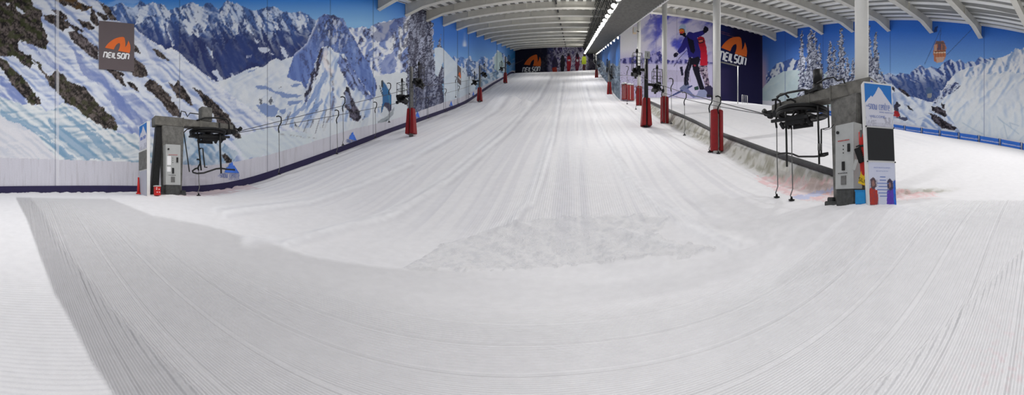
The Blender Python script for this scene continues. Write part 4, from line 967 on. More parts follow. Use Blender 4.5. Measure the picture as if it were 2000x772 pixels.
# ================================================================== LIFT TOWERS
def tower(px, py, X, label, mir, plate=None, h=4.6, k=1., group='drag lift towers'):
    a = ang(px); y = X/math.tan(a); r = math.hypot(X, y); z = (HY-py)/F*r; o = Vector((X, y, z))
    t = thing('lift_tower', label, 'lift tower', o-Vector((0,0,.05)), group)
    L = lambda lx, ly, lz: o+Vector((lx*mir*(k if abs(lx) > .34 else 1), ly, lz))
    part(t, 'pole', MB().tube([L(0,0,-.3), L(0,0,h)], [.15,.12], 16), M_dark if plate else M_steel)
    mb = MB()
    for s in (-1, 1):
        b = [L(s*.05,-.3,0), L(s*.33,-.3,0), L(s*.33,.3,0), L(s*.05,.3,0)]; tt = [L(s*.05,-.2,1.75), L(s*.22,-.2,1.75), L(s*.22,.2,1.75), L(s*.05,.2,1.75)]
        m2 = MB().hexa(b, tt); part(t, 'crash_pad', m2, M_red, .025)
    part(t, 'pad_back', MB().box(L(0,.22,.8), (.3,.06,1.5)), M_red)
    part(t, 'cross_arm', MB().bar(L(-.85,0,3.55), L(.1,0,3.55), .12, .14), M_dark); part(t, 'cross_arm', MB().bar(L(-.1,0,2.65), L(.95,0,2.65), .12, .14), M_dark)
    for lx, lz in ((-.6, 3.55), (.72, 2.65)):
        s = part(t, 'sheave_assembly', MB().box(L(lx,0,lz-.1), (.2*k,1.3,.16)).box(L(lx-.1,0,lz-.28), (.42*k,.6,.14)).bar(L(lx-.28,-.1,lz-.05), L(lx+.28,.12,lz-.22), .12, .2).bar(L(lx,-.35,lz+.05), L(lx,.35,lz+.2), .1, .1), M_black)
        for k2 in range(4):
            c = L(lx, -.5+.33*k2, lz-.22); w = MB().cyl(c-Vector((.05,0,0)), c+Vector((.05,0,0)), .18, n=16); ww = part(t, 'sheave', w, M_black, parent=s)
        cg = MB(); c0 = L(lx, 0, lz); hw = .28*k
        for dx, dy in ((-hw,-.25),(hw,-.25),(-hw,.25),(hw,.25)): cg.tube([c0+Vector((dx,dy,0)), c0+Vector((dx,dy,.95))], .02, 5)
        for hz in (.5, .95): cg.tube([c0+Vector((dx,dy,hz)) for dx, dy in ((-hw,-.25),(hw,-.25),(hw,.25),(-hw,.25),(-hw,-.25))], .018, 5)
        part(t, 'safety_cage', cg, M_dark)
        part(t, 'mast', MB().tube([c0, c0+Vector((0,0,1.15))], .05, 8).tube([c0+Vector((0,0,1.1)), c0+Vector((0,0,1.3))], [.09,.06], 8), M_black)
        q = L(lx+(.35 if lx > 0 else -.35), -.1, lz-.35); part(t, 'roller', MB().cyl(q-Vector((.05,0,0)), q+Vector((.08,0,0)), .11, n=14).bar(q, L(lx, 0, lz-.2), .06, .06), M_black)
    mb = MB()
    for s in (-1, 1): mb.tube([L(-.2+s*.0, .12+.16*s, 1.8), L(-.2, .12+.16*s, 4.4)], .014, 5)
    k2 = 1.9
    while k2 < 4.4: mb.tube([L(-.2,-.04,k2), L(-.2,.28,k2)], .012, 5); k2 += .3
    part(t, 'ladder', mb, M_steel)
    if plate:
        pl = part(t, 'number_plate', MB().box(L(.03,-.19,h-.15), (.34,.03,.46)), M_cab)
        fr = frame(L(.03,-.21,h-.15)-Vector((.07*1,0,.13)), (1,0,0), (0,0,1)); part(t, 'numeral', bfont(plate, fr, 0, 0, .36), M_dark, parent=pl)
    return o
TL = [tower(803, 262, -10.7, 'lift tower nearest on the left, grey pole with red pads before the printed forest', -1), tower(937, 197.5, -12.1, 'lift tower by the left wall, middle of the three', -1), tower(987, 161.5, -12.0, 'lift tower by the left wall, farthest up the slope of the three', -1)]
TR = [tower(1262, 246, 4.6, 'dark lift tower with a number plate between the two near white columns', 1, '1'), tower(1190, 186.5, 4.74, 'dark lift tower up the right edge, second from the bottom', 1, k=.42), tower(1165, 155, 4.25, 'dark lift tower at the top right of the slope, farthest of the right row', 1, k=.6)]

# ================================================================== DRAG LIFT STATIONS
def station(o, sg, label, drum, yaw=0., cy=0.):
    """sg=+1: slope lies towards -X of the station; local x towards the slope, y uphill"""
    R = Matrix.Rotation(yaw, 3, 'Z'); o = Vector(o)
    W = lambda lx, ly, lz: o + R @ Vector((-sg*lx, ly, lz))
    V0 = lambda lx, ly, lz: o + Vector((-sg*lx, ly, lz))
    def bx(mb, x0, x1, y0, y1, z0, z1, tx=0., ty=0., W=W):
        b = [W(x0,y0,z0), W(x1,y0,z0), W(x1,y1,z0), W(x0,y1,z0)]; t = [W(x0-tx,y0-ty,z1), W(x1+tx,y0-ty,z1), W(x1+tx,y1+ty,z1), W(x0-tx,y1+ty,z1)]
        return mb.hexa(b, t)
    t = thing('drag_lift_station', label, 'lift station', o)
    part(t, 'pedestal', bx(MB(), -.2, .2, -.34, .34, -.2, 2.58, .02, .1, V0), M_concrete, .02)
    part(t, 'foot_plate', bx(bx(MB(), -.3, .42, -.6, .45, -.25, .06), -.2, .25, .3, .5, -.2, .16), M_cabd, .02)
    b = [W(-.16,-.86,-.2), W(.12,-.86,-.2), W(.12,-.56,-.2), W(-.16,-.56,-.2)]; tp = [W(-.16,-.62,2.55), W(.12,-.62,2.55), W(.12,-.38,2.55), W(-.16,-.38,2.55)]
    part(t, 'rear_support', MB().hexa(b, tp), M_dark, .02)
    part(t, 'main_beam', bx(MB(), -.23, .23, -.72, .4, 2.56, 2.9).hexa([W(-.22,.4,2.6), W(.22,.4,2.6), W(.17,2.62,2.68), W(-.17,2.62,2.68)], [W(-.22,.4,2.88), W(.22,.4,2.88), W(.17,2.62,2.88), W(-.17,2.62,2.88)]), M_beamst, .015)
    part(t, 'beam_rib', bx(MB(), -.25, .25, .38, .42, 2.55, 2.91), M_beamst); part(t, 'beam_rib', bx(MB(), -.22, .22, 1.1, 1.13, 2.6, 2.9), M_beamst)
    if drum:
        part(t, 'motor_housing', MB().cyl(W(0,1.0,2.88), W(0,1.0,3.12), .14, n=24).cyl(W(0,1.0,3.1), W(0,1.0,3.5), .125, n=24).box(W(0,1.0,2.92), (.5,.5,.08)), M_black)
    else: part(t, 'motor_housing', bx(MB(), -.17, .17, 1.2, 1.66, 2.9, 3.45), M_concrete, .02)
    # bull wheel and the works under the beam
    c = W(.05, 1.5, 2.49); ring = [c+Vector((math.cos(k2*math.pi/18)*.68, math.sin(k2*math.pi/18)*.68, 0)) for k2 in range(37)]
    w = part(t, 'bull_wheel', MB().tube(ring, .055, 8, False).tube([q+Vector((0,0,-.09)) for q in ring], .04, 6, False), M_black)
    sp = MB()
    for k2 in range(6):
        d = Vector((math.cos(k2*math.pi/3+.2), math.sin(k2*math.pi/3+.2), 0)); sp.bar(c+d*.1, c+d*.66, .08, .06)
    part(t, 'spokes', sp, M_black, parent=w); part(t, 'hub', MB().cyl(c-Vector((0,0,.16)), c+Vector((0,0,.3)), .13, n=18), M_black, parent=w)
    part(t, 'guard_frame', bx(bx(bx(MB(), -.1, .12, .75, 2.3, 2.24, 2.31), .2, .32, .9, 1.9, 2.16, 2.24), .34, .42, 1.1, 1.75, 2.08, 2.32).bar(W(.45,.95,2.2), W(.5,2.25,2.28), .06, .08).bar(W(.2,1.0,2.05), W(.3,1.6,2.05), .05, .12), M_dark)
    gd = MB()
    for k2 in range(5): gd.bar(W(.36+.03*(k2%2), .95+.24*k2, 2.02+.04*(k2%3)), W(.36, 1.07+.24*k2, 2.22), .07, .09)
    part(t, 'release_gear', gd, M_black)
    for k2 in range(3):
        q = W(.24, 2.15+.22*k2, 2.56); part(t, 'guide_roller', MB().cyl(q-R@Vector((sg*.05,0,0)), q+R@Vector((sg*.05,0,0)), .1, n=16), M_black)
    part(t, 'tip_arm', MB().bar(W(.1,2.5,2.72), W(.12,2.95,2.74), .05, .05).cyl(W(.12,2.9,2.68), W(.12,3.02,2.8), .08, n=12).bar(W(.05,2.3,2.5), W(.15,2.85,2.62), .06, .06), M_black)
    part(t, 'beam_pipe', MB().tube([W(.2,.95,2.86), W(.22,1.3,3.0), W(.22,1.9,3.06), W(.22,2.25,3.05), W(.22,2.38,2.95), W(.22,2.4,2.6)], .03, 8), M_dark)
    # control cabinet
    cab = part(t, 'control_cabinet', bx(MB(), .22, .52, -.6+cy, -.02+cy, .34, 1.82, 0, 0, V0), M_cab, .012)
    part(t, 'plinth', bx(MB(), .2, .5, -.58+cy, -.04+cy, -.2, .34, 0, 0, V0), M_cabd, .01)
    # face coordinates: u across the door, v upwards
    U = Vector((0, -1 if sg > 0 else 1, 0)); fo = V0(.525, cy+(-.02 if sg > 0 else -.6), .34); fr = frame(fo, U, (0,0,1))
    def dots(n, x0, dx, y, r, m, nm):
        for k2 in range(n): part(t, nm, MB().cyl(fr(x0+dx*k2, y, 0), fr(x0+dx*k2, y, .015), r, n=8), m, parent=cab)
    q = lambda x0, y0, w, h, m, nm, d=.012: part(t, nm, MB().poly([(x0,y0),(x0+w,y0),(x0+w,y0+h),(x0,y0+h)], fr, d), m, parent=cab)
    part(t, 'lock_dial', MB().cyl(fr(.1,1.3,0), fr(.1,1.3,.03), .035, n=14), M_dark, parent=cab)
    dots(8, .12, .045, 1.1, .012, M_redb, 'indicator_lamp'); dots(3, .27, .0, .98, .012, M_dark, 'switch'); dots(1, .27, 0, .9, .012, M_dark, 'switch'); dots(1, .27, 0, .82, .012, M_dark, 'switch')
    q(.41, .83, .06, .18, M_dark, 'door_handle', .03); q(.24, .42, .07, .2, M_dark, 'door_handle', .03); dots(6, .12, .05, .36, .011, M_dark, 'push_button')
    q(.2, .1, .15, .2, M_steel, 'vent_grille')
    if sg < 0: q(.05, .72, .15, .33, M_white_print, 'notice', .006); q(.05, .48, .14, .18, M_white_print, 'notice', .006)
    return t, cab, W, fr
ZR = -.1
SR, cabR, WR, frR = station((5.98, 5.3, ZR), 1, 'grey drag lift station on the right with a control cabinet, beside the screen board', True, yaw=.13)
ZL = .19
SL, cabL, WL, frL = station((-11.72, 4.12, ZL), -1, 'grey drag lift station on the left before the printed hillside, with a control cabinet', False, yaw=0., cy=.2)
# name plate on the right station's beam
fo = WR(.23, -.725, 2.6); fr = frame(fo, Matrix.Rotation(.13,3,'Z') @ Vector((1,0,0)), (0,0,1))
pl = part(SR, 'name_plate', MB().poly([(0,0),(.46,0),(.46,.24),(0,.24)], fr, .01), M_cab); mb = letters(MB(), 'POMA', frame(fr(0,0,.012), fr(1,0)-fr(0,0), (0,0,1)), .03, .06, .13, .36, wt=.3, shear=0, depth=.006); part(SR, 'lettering', mb, M_purple, parent=pl)
# loading guides below the wheels
def pipe(t, name, pts, r, m=M_dark): return part(t, name, MB().tube([at_r(*p) for p in pts], r, 8), m)
pipe(SR, 'guide_rail', [(1513,303,9.5),(1524,300,9.35),(1536,299,9.2),(1548,301,9.0),(1560,306,8.85),(1590,306,8.4),(1610,304.5,8.15),(1617,301.5,8.1),(1617,299,8.15),(1600,302,8.3)], .026)
pipe(SR, 'guide_post', [(1534,205,8.9),(1536,270,8.9),(1537,326,8.9)], .028); pipe(SR, 'guide_post', [(1597,207,8.2),(1599,270,8.2),(1600,321,8.2)], .026)
pipe(SR, 'guide_bracket', [(1617,205,8.1),(1619,249,8.1),(1604,253,8.15),(1604,300,8.2)], .022); part(SR, 'spring_box', MB().tube([at_r(1601,281,8.18), at_r(1601,294,8.18)], .055, 8), M_steel)
pipe(SR, 'signal_wire', [(1604,252,8.15),(1612,254,8.0),(1622,251,7.8),(1629,243,7.6)], .008)
pipe(SR, 'cross_strut', [(1517,190,9.6),(1525,184,9.5),(1533,183,9.4),(1540,190,9.2)], .03); pipe(SR, 'beam_hose', [(1596,163,8.2),(1612,154,8.0),(1628,151,7.9),(1636,158,7.8),(1646,154,7.7),(1650,162,7.6)], .02)
pipe(SL, 'guide_rail', [(459,332,12.6),(445,331,12.6),(432,329,12.6),(422,330,12.5),(410,334,12.4),(398,338,12.3),(385,339,12.2),(377,337,12.2),(376,334,12.3),(381,330,12.5),(388,328,12.6)], .032)
pipe(SL, 'guide_post', [(428.5,240,12.6),(430,290,12.6),(432,339,12.6)], .036); pipe(SL, 'guide_post', [(385.5,258,12.5),(389,295,12.5),(393,333,12.5)], .03)
pipe(SL, 'guide_bracket', [(388,294,12.5),(391,290,12.4),(396,290,12.3),(398,310,12.3),(400,327,12.3),(405,327,12.3)], .026); pipe(SL, 'guide_arm', [(378,250,12.6),(365,253,12.5),(359,259,12.4),(360,266,12.4),(365,300,12.4),(370,336,12.4)], .022)
pipe(SL, 'beam_hose', [(352,229,12.1),(354,217,12.1),(362,219,12.2),(366,228,12.2),(371,221,12.3),(388,223,12.6)], .02)
# things hung on the side of the right cabinet
jb = at_r(1684, 262, 7.14); part(SR, 'junction_box', MB().box(jb, (.13,.05,.16)), M_steel, .008); pipe(SR, 'cabinet_cable', [(1684,250,7.13),(1684,236,7.14)], .008); pipe(SR, 'cabinet_cable', [(1685,268,7.12),(1688,276,7.1),(1691,282,7.1)], .01)

# rolled red net, brushes, sign and crate between station and board
t = thing('rolled_net', 'red rolled net leaning between the right lift station and the screen board', 'net', at_r(1686, 360, 7.2))
part(t, 'roll', MB().tube([at_r(1681,258,7.15), at_r(1684,280,7.15), at_r(1687,330,7.15), at_r(1688,362,7.15)], [.05,.075,.085,.06], 10), M_redb); part(t, 'tie', MB().cyl(at_r(1684.3,284,7.15), at_r(1684.6,288,7.15), .085, n=12), M_dark)
t = thing('hand_brush', 'black bristled brush hanging beside the control cabinet on the right', 'brush', at_r(1678, 320, 6.95))
part(t, 'head', MB().bar(at_r(1673,290,7.08), at_r(1683,318,7.08), .11, .12), M_black, .01)
mb = MB()
for k2 in range(9):
    p = at_r(1672+1.2*k2, 287+3.6*k2, 7.05); mb.bar(p, p+Vector((.07,-.05,.04)), .03, .03)
part(t, 'bristles', mb, M_dark)
part(t, 'label_tag', MB().bar(at_r(1667,332,7.0), at_r(1673,312,7.0), .03, .07), M_cab)
p = at_r(1685, 364, 6.85); d = (at_r(1693,364,6.82)-at_r(1676,357,6.85)); fr = frame(at_r(1676,358,7.1), Vector((d.x,d.y,-.03)), (.06,.05,1))
t = thing('slow_sign', 'yellow folding warning sign with black letters leaning behind the screen board', 'sign', p)
part(t, 'panel', MB().poly([(0,0),(.3,-.06),(.25,.62),(.16,.62)], fr, .015), M_yel); part(t, 'panel_band', MB().poly([(.075,.28),(.265,.25),(.26,.3),(.09,.33)], frame(fr(0,0,.016), fr(1,0)-fr(0,0), fr(0,1)-fr(0,0)), .004), M_orange); part(t, 'white_field', MB().poly([(.095,.34),(.262,.31),(.255,.5),(.13,.5)], frame(fr(0,0,.016), fr(1,0)-fr(0,0), fr(0,1)-fr(0,0)), .004), M_white_print)
part(t, 'lettering', bfont('SLOW', frame(fr(.012,.05,.018), fr(1,-.2)-fr(0,0), fr(0,1)-fr(0,0)), 0, 0, .13), M_black)
p0 = at_r(1671, 393, 6.95); p1 = at_r(1692, 393, 6.95); c = (p0+p1)/2; uu = (p1-p0).normalized(); ww = (p1-p0).length
t = thing('plastic_crate', 'bright blue plastic crate on the snow at the foot of the right lift station', 'crate', Vector((c.x, c.y, c.z-.05)))
rz = math.atan2(uu.y, uu.x); part(t, 'tub', MB().box(c+Vector((.05,.05,.08)), (ww,.2,.3), rz), M_crate, .015); part(t, 'rim', MB().box(c+Vector((.05,.05,.22)), (ww+.03,.23,.03), rz), M_crate, .008)

# ================================================================== SCREEN BOARDS
def painted_panel(t, name, fr, x0, x1, y0, y1, w, n, paint, parent=None):
    us = np.linspace(0, 1, n[0]); vs = np.linspace(0, 1, n[1]); V = [fr(x0+(x1-x0)*a, y0+(y1-y0)*b, w)-Vector(t.location) for a in us for b in vs]
    A, B = [g.ravel() for g in np.meshgrid(us, vs, indexing='ij')]; P = Mural(A*100, (1-B)*100); paint(P)
    o = col_grid(name, np.array([tuple(v) for v in V]), n[0], n[1], P.C, vmat('printed_board', .5, .3, .02, 40)); o.parent = parent or t; return o
def board(p0, p1, z0, z1, depth, label, detail, lean=0.):
    A = Vector((p0.x, p0.y, z0)); B = Vector((p1.x, p1.y, z0)); Wd = (B-A).length; H = z1-z0; f0 = frame(A, B-A, (0,0,1)); fr = lambda a, b, c=0.: f0(a-lean*b, b, c)
    t = thing('information_board', label, 'information board', (A+B)/2)
    body = MB().hexa([fr(0,0,0), fr(Wd,0,0), fr(Wd,0,-depth), fr(0,0,-depth)], [fr(0,H,0), fr(Wd,H,0), fr(Wd,H,-depth), fr(0,H,-depth)])
    part(t, 'casing', body, M_white, .01)
    def top(P):
        P.C[:] = lin((206,207,216)); P.fill(P.m([(0,0),(100,0),(100,47),(84,34),(66,17),(52,5),(38,22),(28,31),(22,28),(0,46)]), (44,118,196)); P.fill(P.m([(52,5),(66,17),(84,34),(100,47),(100,100),(0,100),(0,46),(22,28),(28,31),(38,22)], 0), (208,209,220))
        P.fill((P.y > 76)*sstep(.5,.62,P.n(5,9,0,3,4))*(abs(P.x-50) > 12+10*np.sin(P.y)), (150,150,166), .7); P.fill((P.y>90)*1., (184,184,196), .5)
    def low(P):
        P.C[:] = lin((204,208,226)); P.fill((abs(P.x-50) > 18)*sstep(30,60,P.y)*sstep(.45,.6,P.n(7,9,0,3,6)), (128,122,130), .75)
        P.fill(P.m([(0,62),(14,58),(30,66),(33,84),(28,100),(0,100)],2,8,3), (176,56,44)); P.fill(P.m([(6,40),(16,34),(26,42),(26,58),(14,64),(5,56)],2,6,4), (92,76,82)); P.fill(P.m([(9,44),(18,42),(22,54),(12,58)],1), (150,112,104))
        P.fill(P.m([(66,68),(78,60),(92,62),(92,100),(62,100)],2,8,5), (92,62,176)); P.fill(P.m([(90,44),(100,40),(100,100),(91,100)],1,6,6), (40,110,214)); P.fill((abs(P.x-50)>20)*(P.y>40)*sstep(.5,.62,P.n(4,5,0,3,16)), (70,62,84), .35); P.fill(P.m([(68,44),(78,36),(90,44),(90,60),(78,66),(68,58)],2,6,7), (66,60,84)); P.fill(P.m([(72,48),(80,46),(84,56),(76,60)],1), (140,106,104))
    hd = painted_panel(t, 'header_poster', fr, .02, Wd-.02, H*.645, H*.985, .006, (70,80), top)
    part(t, 'lettering', letters(MB(), 'smow cemtre', fr, Wd*.15, H*.782, .145, Wd*.72, wt=.11, shear=0, depth=.012), M_txt, parent=hd)
    if detail:
        part(t, 'small_lettering', bfont('the', fr, Wd*.06, H*.80, .05, .012), M_txt, parent=hd); part(t, 'tagline', bfont('HEMEL HEMPSTEAD', fr, Wd*.5, H*.757, .036, .012), M_txt, parent=hd); part(t, 'welcome_text', bfont('WELCOME...', fr, Wd*.16, H*.715, .07, .012), M_txt, parent=hd)
        sc = part(t, 'screen', MB().poly([(.03,H*.37),(Wd-.02,H*.37),(Wd-.02,H*.632),(.03,H*.632)], fr, .03), M_screen, .006)
        lw = painted_panel(t, 'lower_poster', fr, .03, Wd-.015, H*.01, H*.355, .006, (80,90), low)
        part(t, 'headline', bfont('SNOW BOOTS & SPORT', fr, Wd*.52, H*.308, .034, .012, 'CENTER'), M_txt, parent=lw); part(t, 'subheading', bfont('Big Lead Time this Way', fr, Wd*.52, H*.282, .027, .012, 'CENTER'), M_txt, parent=lw)
        mb = MB()
        for k2, ln in enumerate((.12,.14,.26,.2,.26,.22,.16)): mb.poly([(Wd*.53-ln/2, H*(.235-.026*k2)), (Wd*.53+ln/2, H*(.235-.026*k2)), (Wd*.53+ln/2, H*(.235-.026*k2)+.016), (Wd*.53-ln/2, H*(.235-.026*k2)+.016)], fr, .01)
        part(t, 'small_print', mb, M_txt, parent=lw)
        mb = MB()
        for yy in (.36, .64): 
            for xx in (.015, Wd-.005): part(t, 'bolt', MB().cyl(fr(xx, H*yy, 0), fr(xx, H*yy, .03), .014, n=8), M_dark)
        pass
    else:
        part(t, 'screen', MB().poly([(.03,H*.37),(Wd-.02,H*.37),(Wd-.02,H*.62),(.03,H*.62)], fr, .03), M_concrete); painted_panel(t, 'lower_poster', fr, .03, Wd-.02, H*.01, H*.355, .006, (30,40), lambda P: P.C.__setitem__(slice(None), lin((176,178,190))))
        part(t, 'brace', MB().tube([fr(.0,1.45,-.1), fr(-.05,1.42,-.42)], .02, 6).tube([fr(.0,1.4,-.1), fr(-.05,.98,-.42)], .02, 6), M_white)
    return t
board(at_r(1696.5, 390, 6.72), at_r(1752, 390, 6.92), -.14, 2.43, .2, 'tall white information board with a dark screen beside the right lift station', True, .045)
board(Vector((-11.95, 2.92, 0)), Vector((-11.12, 3.0, 0)), .1, 2.78, .12, 'tall narrow white information board seen almost edge-on beside the left lift station', False)
c = at_r(307, 373, 11.5)
t = thing('fire_point_box', 'small red box with white marks at the foot of the left lift station', 'box', Vector((c.x, c.y, c.z-.17)))
part(t, 'case', MB().box(c, (.2,.2,.32)), M_redb, .01)
mb = MB(); fr = frame(c+Vector((.102,-.1,-.16)), (0,1,0), (0,0,1))
for xx, yy in ((.03,.2),(.12,.2),(.05,.1),(.13,.1),(.03,.25)): part(t, 'white_mark', MB().poly([(xx,yy),(xx+.04,yy),(xx+.04,yy+.025),(xx,yy+.025)], fr, .004), M_white_print)
part(t, 'lid', MB().box(c+Vector((0,0,.17)), (.22,.22,.04)), M_cab)
b = at_r(270.5, 379, 12.2); t = thing('marker_cone', 'slim red cone behind the left information board at the wall', 'cone', b)
part(t, 'cone', MB().tube([b, b+Vector((0,0,.62))], [.06,.03], 14), M_redb); part(t, 'base', MB().box(b+Vector((0,0,.02)), (.16,.16,.05)), M_redb)

# ================================================================== BANNERS, PRINTED SIGNS ON THE WALLS
def banner(label, px0, px1, pyt, pyb):
    A = hitX(px0, pyb, XL+.04); B = hitX(px1, pyb, XL+.04); T = hitX(px0, pyt, XL+.04); fr = frame(A, Vector((0,1,0)), (0,0,1)); w = B.y-A.y; h = T.z-A.z
    t = thing('wall_banner', label, 'banner', A, 'grey banners on the left wall')
    n = part(t, 'cloth', MB().poly([(0,0),(w,-.02),(w,h),(0,h)], fr, .02), M_greyban)
    f2 = frame(fr(0,0,.022), (0,1,0), (0,0,1))
    part(t, 'emblem', MB().poly([(w*(.17+.72*a), h*(.375+.325*b)) for a, b in swoosh()], f2, .01), M_orange)
    part(t, 'lettering', letters(MB(), 'nEILSOn', f2, w*.125, h*.245, h*.105, w*.7, wt=.25, gap=.34, shear=.22), M_white_print)
    return t
banner('grey cloth banner with an orange emblem high on the left wall, the large near one', 193, 262, 41, 135)
banner('grey cloth banner with an orange emblem far up the left wall, beyond the printed trees', 894, 900.2, 127, 160)
def emblem_sign(label, Y, ebox, tbox, name):
    (ex0, ey0, ex1, ey1), (tx0, ty0, tx1, ty1) = ebox, tbox
    P = lambda px, py: hitY(px, py, Y); A = P(ex0, ey1); fr = frame((0, Y, 0), (1,0,0), (0,0,1))
    x0, x1, zb, zt = P(ex0,ey1).x, P(ex1,ey1).x, P((ex0+ex1)/2,ey1).z, P((ex0+ex1)/2,ey0).z
    t = thing(name, label, 'sign', Vector(((x0+x1)/2, Y, zb)))
    part(t, 'emblem', MB().poly([(x0+(x1-x0)*a, zb+(zt-zb)*b) for a, b in swoosh()], fr, .02), M_orange)
    tx0, tx1, tb, tt = P(tx0,ty1).x, P(tx1,ty1).x, P((tx0+tx1)/2,ty1).z, P((tx0+tx1)/2,ty0).z
    part(t, 'lettering', letters(MB(), 'nEILSOn', fr, tx0, tb, tt-tb, (tx1-tx0)*.96, wt=.26, gap=.34, shear=.2, depth=.02), M_white_print)
emblem_sign('large orange emblem with white lettering on the dark panel behind the nursery slope', YM-.03, (1408.5, 69.5, 1459, 107.5), (1406, 106, 1457, 121.5), 'wall_emblem')
emblem_sign('orange emblem with white lettering on the dark wall at the very top of the slope', YB-.05, (1023.5, 107, 1057, 130.5), (1020.5, 131.5, 1055, 139.5), 'wall_emblem')
# small blue mountain signs low on the left wall
mt = thing('wall_sign', 'blue mountain sign with lettering on the left wall beside the left lift station', 'sign', (XL+.02, 7.25, 1.0), 'blue mountain signs on the left wall')
fr = frame((XL+.02, 7.25, .98), (0,1,0), (0,0,1))
part(mt, 'mountain_mark', MB().poly([(.4,.34),(1.25,.34),(.95,.72),(.9,.7),(.84,.9),(.76,.8),(.7,.82),(.58,.6),(.52,.62)], fr, .01), M_blue2)
part(mt, 'lettering', letters(MB(), 'smow cemtre', fr, .16, .1, .27, 1.08, wt=.11, shear=0, depth=.01), M_txt)
part(mt, 'tagline', bfont('HEMEL HEMPSTEAD', fr, .62, 0, .085, .008), M_txt); part(mt, 'small_lettering', bfont('the', fr, .03, .14, .09, .008), M_txt)
for px, py, lab in ((687, 282, 'blue mountain sign on the left wall right of the first pair of drag bars'), (815, 235, 'blue mountain sign on the left wall just right of the nearest left lift tower'), (881, 211, 'blue mountain sign on the left wall beyond the printed forest'), (924.5, 190, 'blue mountain sign on the left wall just before the middle left lift tower')):
    p = hitX(px, py, XL+.02); p.y -= .7; copy_tree(mt, p, lab)
# sponsor strip along the nursery wall
def fence_panel(y, i):
    X = XR-.32; z = zs(X, y)-.02; dz = (zs(X, y+1.5)-zs(X, y))/1.5; A = Vector((X, y+1.56, z+dz*1.56)); fr = frame(A, (0,-1,-dz), (0,0,1))
    t = thing('fence_banner', FL[i], 'fence banner', (X, y+.78, z+dz*.78), 'blue banners along the far right wall')
    part(t, 'panel', MB().poly([(0,0),(1.56*math.hypot(1,dz),0),(1.56*math.hypot(1,dz),.5),(0,.5)], frame(A, (0,-1,-dz), (0,0,1)), .03), M_fence)
    part(t, 'lettering', bfont('thesnowcentre.com', frame(A+Vector((-.04,0,0)), (0,-1,-dz), (0,0,1)), .14, .17, .18, .004), M_white_print)
    for yy in (.02, 1.56): part(t, 'edge_post', MB().bar(fr(yy,-.15,.015), fr(yy,.54,.015), .04, .04), M_dark)
seq = [29.3-1.64*i for i in range(18)]
FL = ['blue banner along the foot of the far right wall, %s counted from the uphill end' % ORD[i] for i in range(18)]
for i, q in enumerate(seq): fence_panel(q, i)
# frame and little gate at the foot of the dark panel
p = ground(1441, 203.5, 25, 36)
t = thing('sign_frame', 'thin white post and crossbar standing before the dark wall panel', 'post', p)
top = Vector((p.x, p.y, (HY-129)/F*math.hypot(p.x, p.y))); part(t, 'post', MB().tube([p-Vector((0,0,.2)), top], .05, 8), M_col); part(t, 'crossbar', MB().bar(top+Vector((-1.9,0,.02)), top+Vector((.15,0,-.02)), .06, .09), M_gant); part(t, 'name_strip', MB().bar(top+Vector((-1.7,-.06,.02)), top+Vector((-.3,-.06,0)), .02, .09), M_gant)
p = ground(1454.5, 203, 25, 36); t = thing('small_gate', 'low white tubular gate at the foot of the dark wall panel', 'gate', p)
part(t, 'frame', MB().tube([p+Vector((-.3,0,-.1)), p+Vector((-.3,0,.85)), p+Vector((.3,0,.85)), p+Vector((.3,0,-.1))], .035, 6), M_white)
for dx in (-.1, .1): part(t, 'bar', MB().tube([p+Vector((dx,0,0)), p+Vector((dx,0,.85))], .018, 6), M_white)

# ================================================================== DRAG BARS AND ROPES
def drag_bar(label, top, bot, mir=1, group=None):
    """hook and spring tube above a thin rod that ends in a small plate"""
    t = thing('drag_bar', label, 'drag bar', bot, group); h = top.z-bot.z; a = math.atan2(bot.x, bot.y); u = Vector((math.cos(a), -math.sin(a), 0))*mir
    x = lambda s, z: Vector((bot.x, bot.y, bot.z+z))+u*s
    s = min(1., h/2.6)
    part(t, 'spring_tube', MB().tube([x(-.14*s,h), x(-.02,h+.03*s), x(.09*s,h-.02), x(.11*s,h-.12*s), x(.1*s,h-.3*s), x(.0,h-.46*s), x(-.03,h-.6*s), x(0,h-.78*s)], .03, 8), M_black)
    part(t, 'rod', MB().tube([x(0,h-.74*s), x(.01,h*.4), x(.03,.3), x(-.03,.12), x(0,.03)], .017, 6), M_steel)
    part(t, 'plate', MB().cyl(x(0,-.005), x(0,.025), .085, n=14).tube([x(0,.02), x(0,.1)], [.04,.02], 8), M_black)
    return t
GLB = 'drag bars hanging along the left wall'
for px, pt, pb, X, lab in ((545,228,341,None,'long drag bar hanging nearest the left lift station, below its double hook'), (658,216,301,None,'drag bar on the snow left of the second blue mountain sign, lower of the pair'), (670,190,284,-11.4,'raised drag bar just left of the second blue mountain sign, upper one of the pair'),
      (733,200,269,None,'drag bar at the left side of the printed blue skier'), (760,163,239,-11.4,'raised drag bar in front of the printed blue skier'), (796,192,243,None,'drag bar just left of the nearest left lift tower'), (836,192,231,None,'drag bar before the printed forest right of the nearest left lift tower'), (870,174,217,None,'drag bar right of the printed forest edge'), (890,150,190,-11.6,'raised drag bar left of the far grey banner'), (896,168,203,None,'drag bar below the far grey banner'), (917,142,184,-12,'raised drag bar between the far grey banner and the middle left tower')):
    if X is None:
        b = ground(px, pb); 
        if b.x < -13.2: b = hitX(px, pb, -12.4); 
    else: b = hitX(px, pb, X)
    r = math.hypot(b.x, b.y); b.z = max(b.z, zs(b.x, b.y)+.02); T = at_r(px, pt, r); drag_bar(lab, T, b, 1, GLB)
b = at_r(388, 382, 12.4); b.z = zs(b.x, b.y)+.02; drag_bar('thin drag bar standing on the snow under the left lift station', at_r(388, 312, 12.4), b, 1)
GRB = 'drag bars hanging along the right edge of the slope'
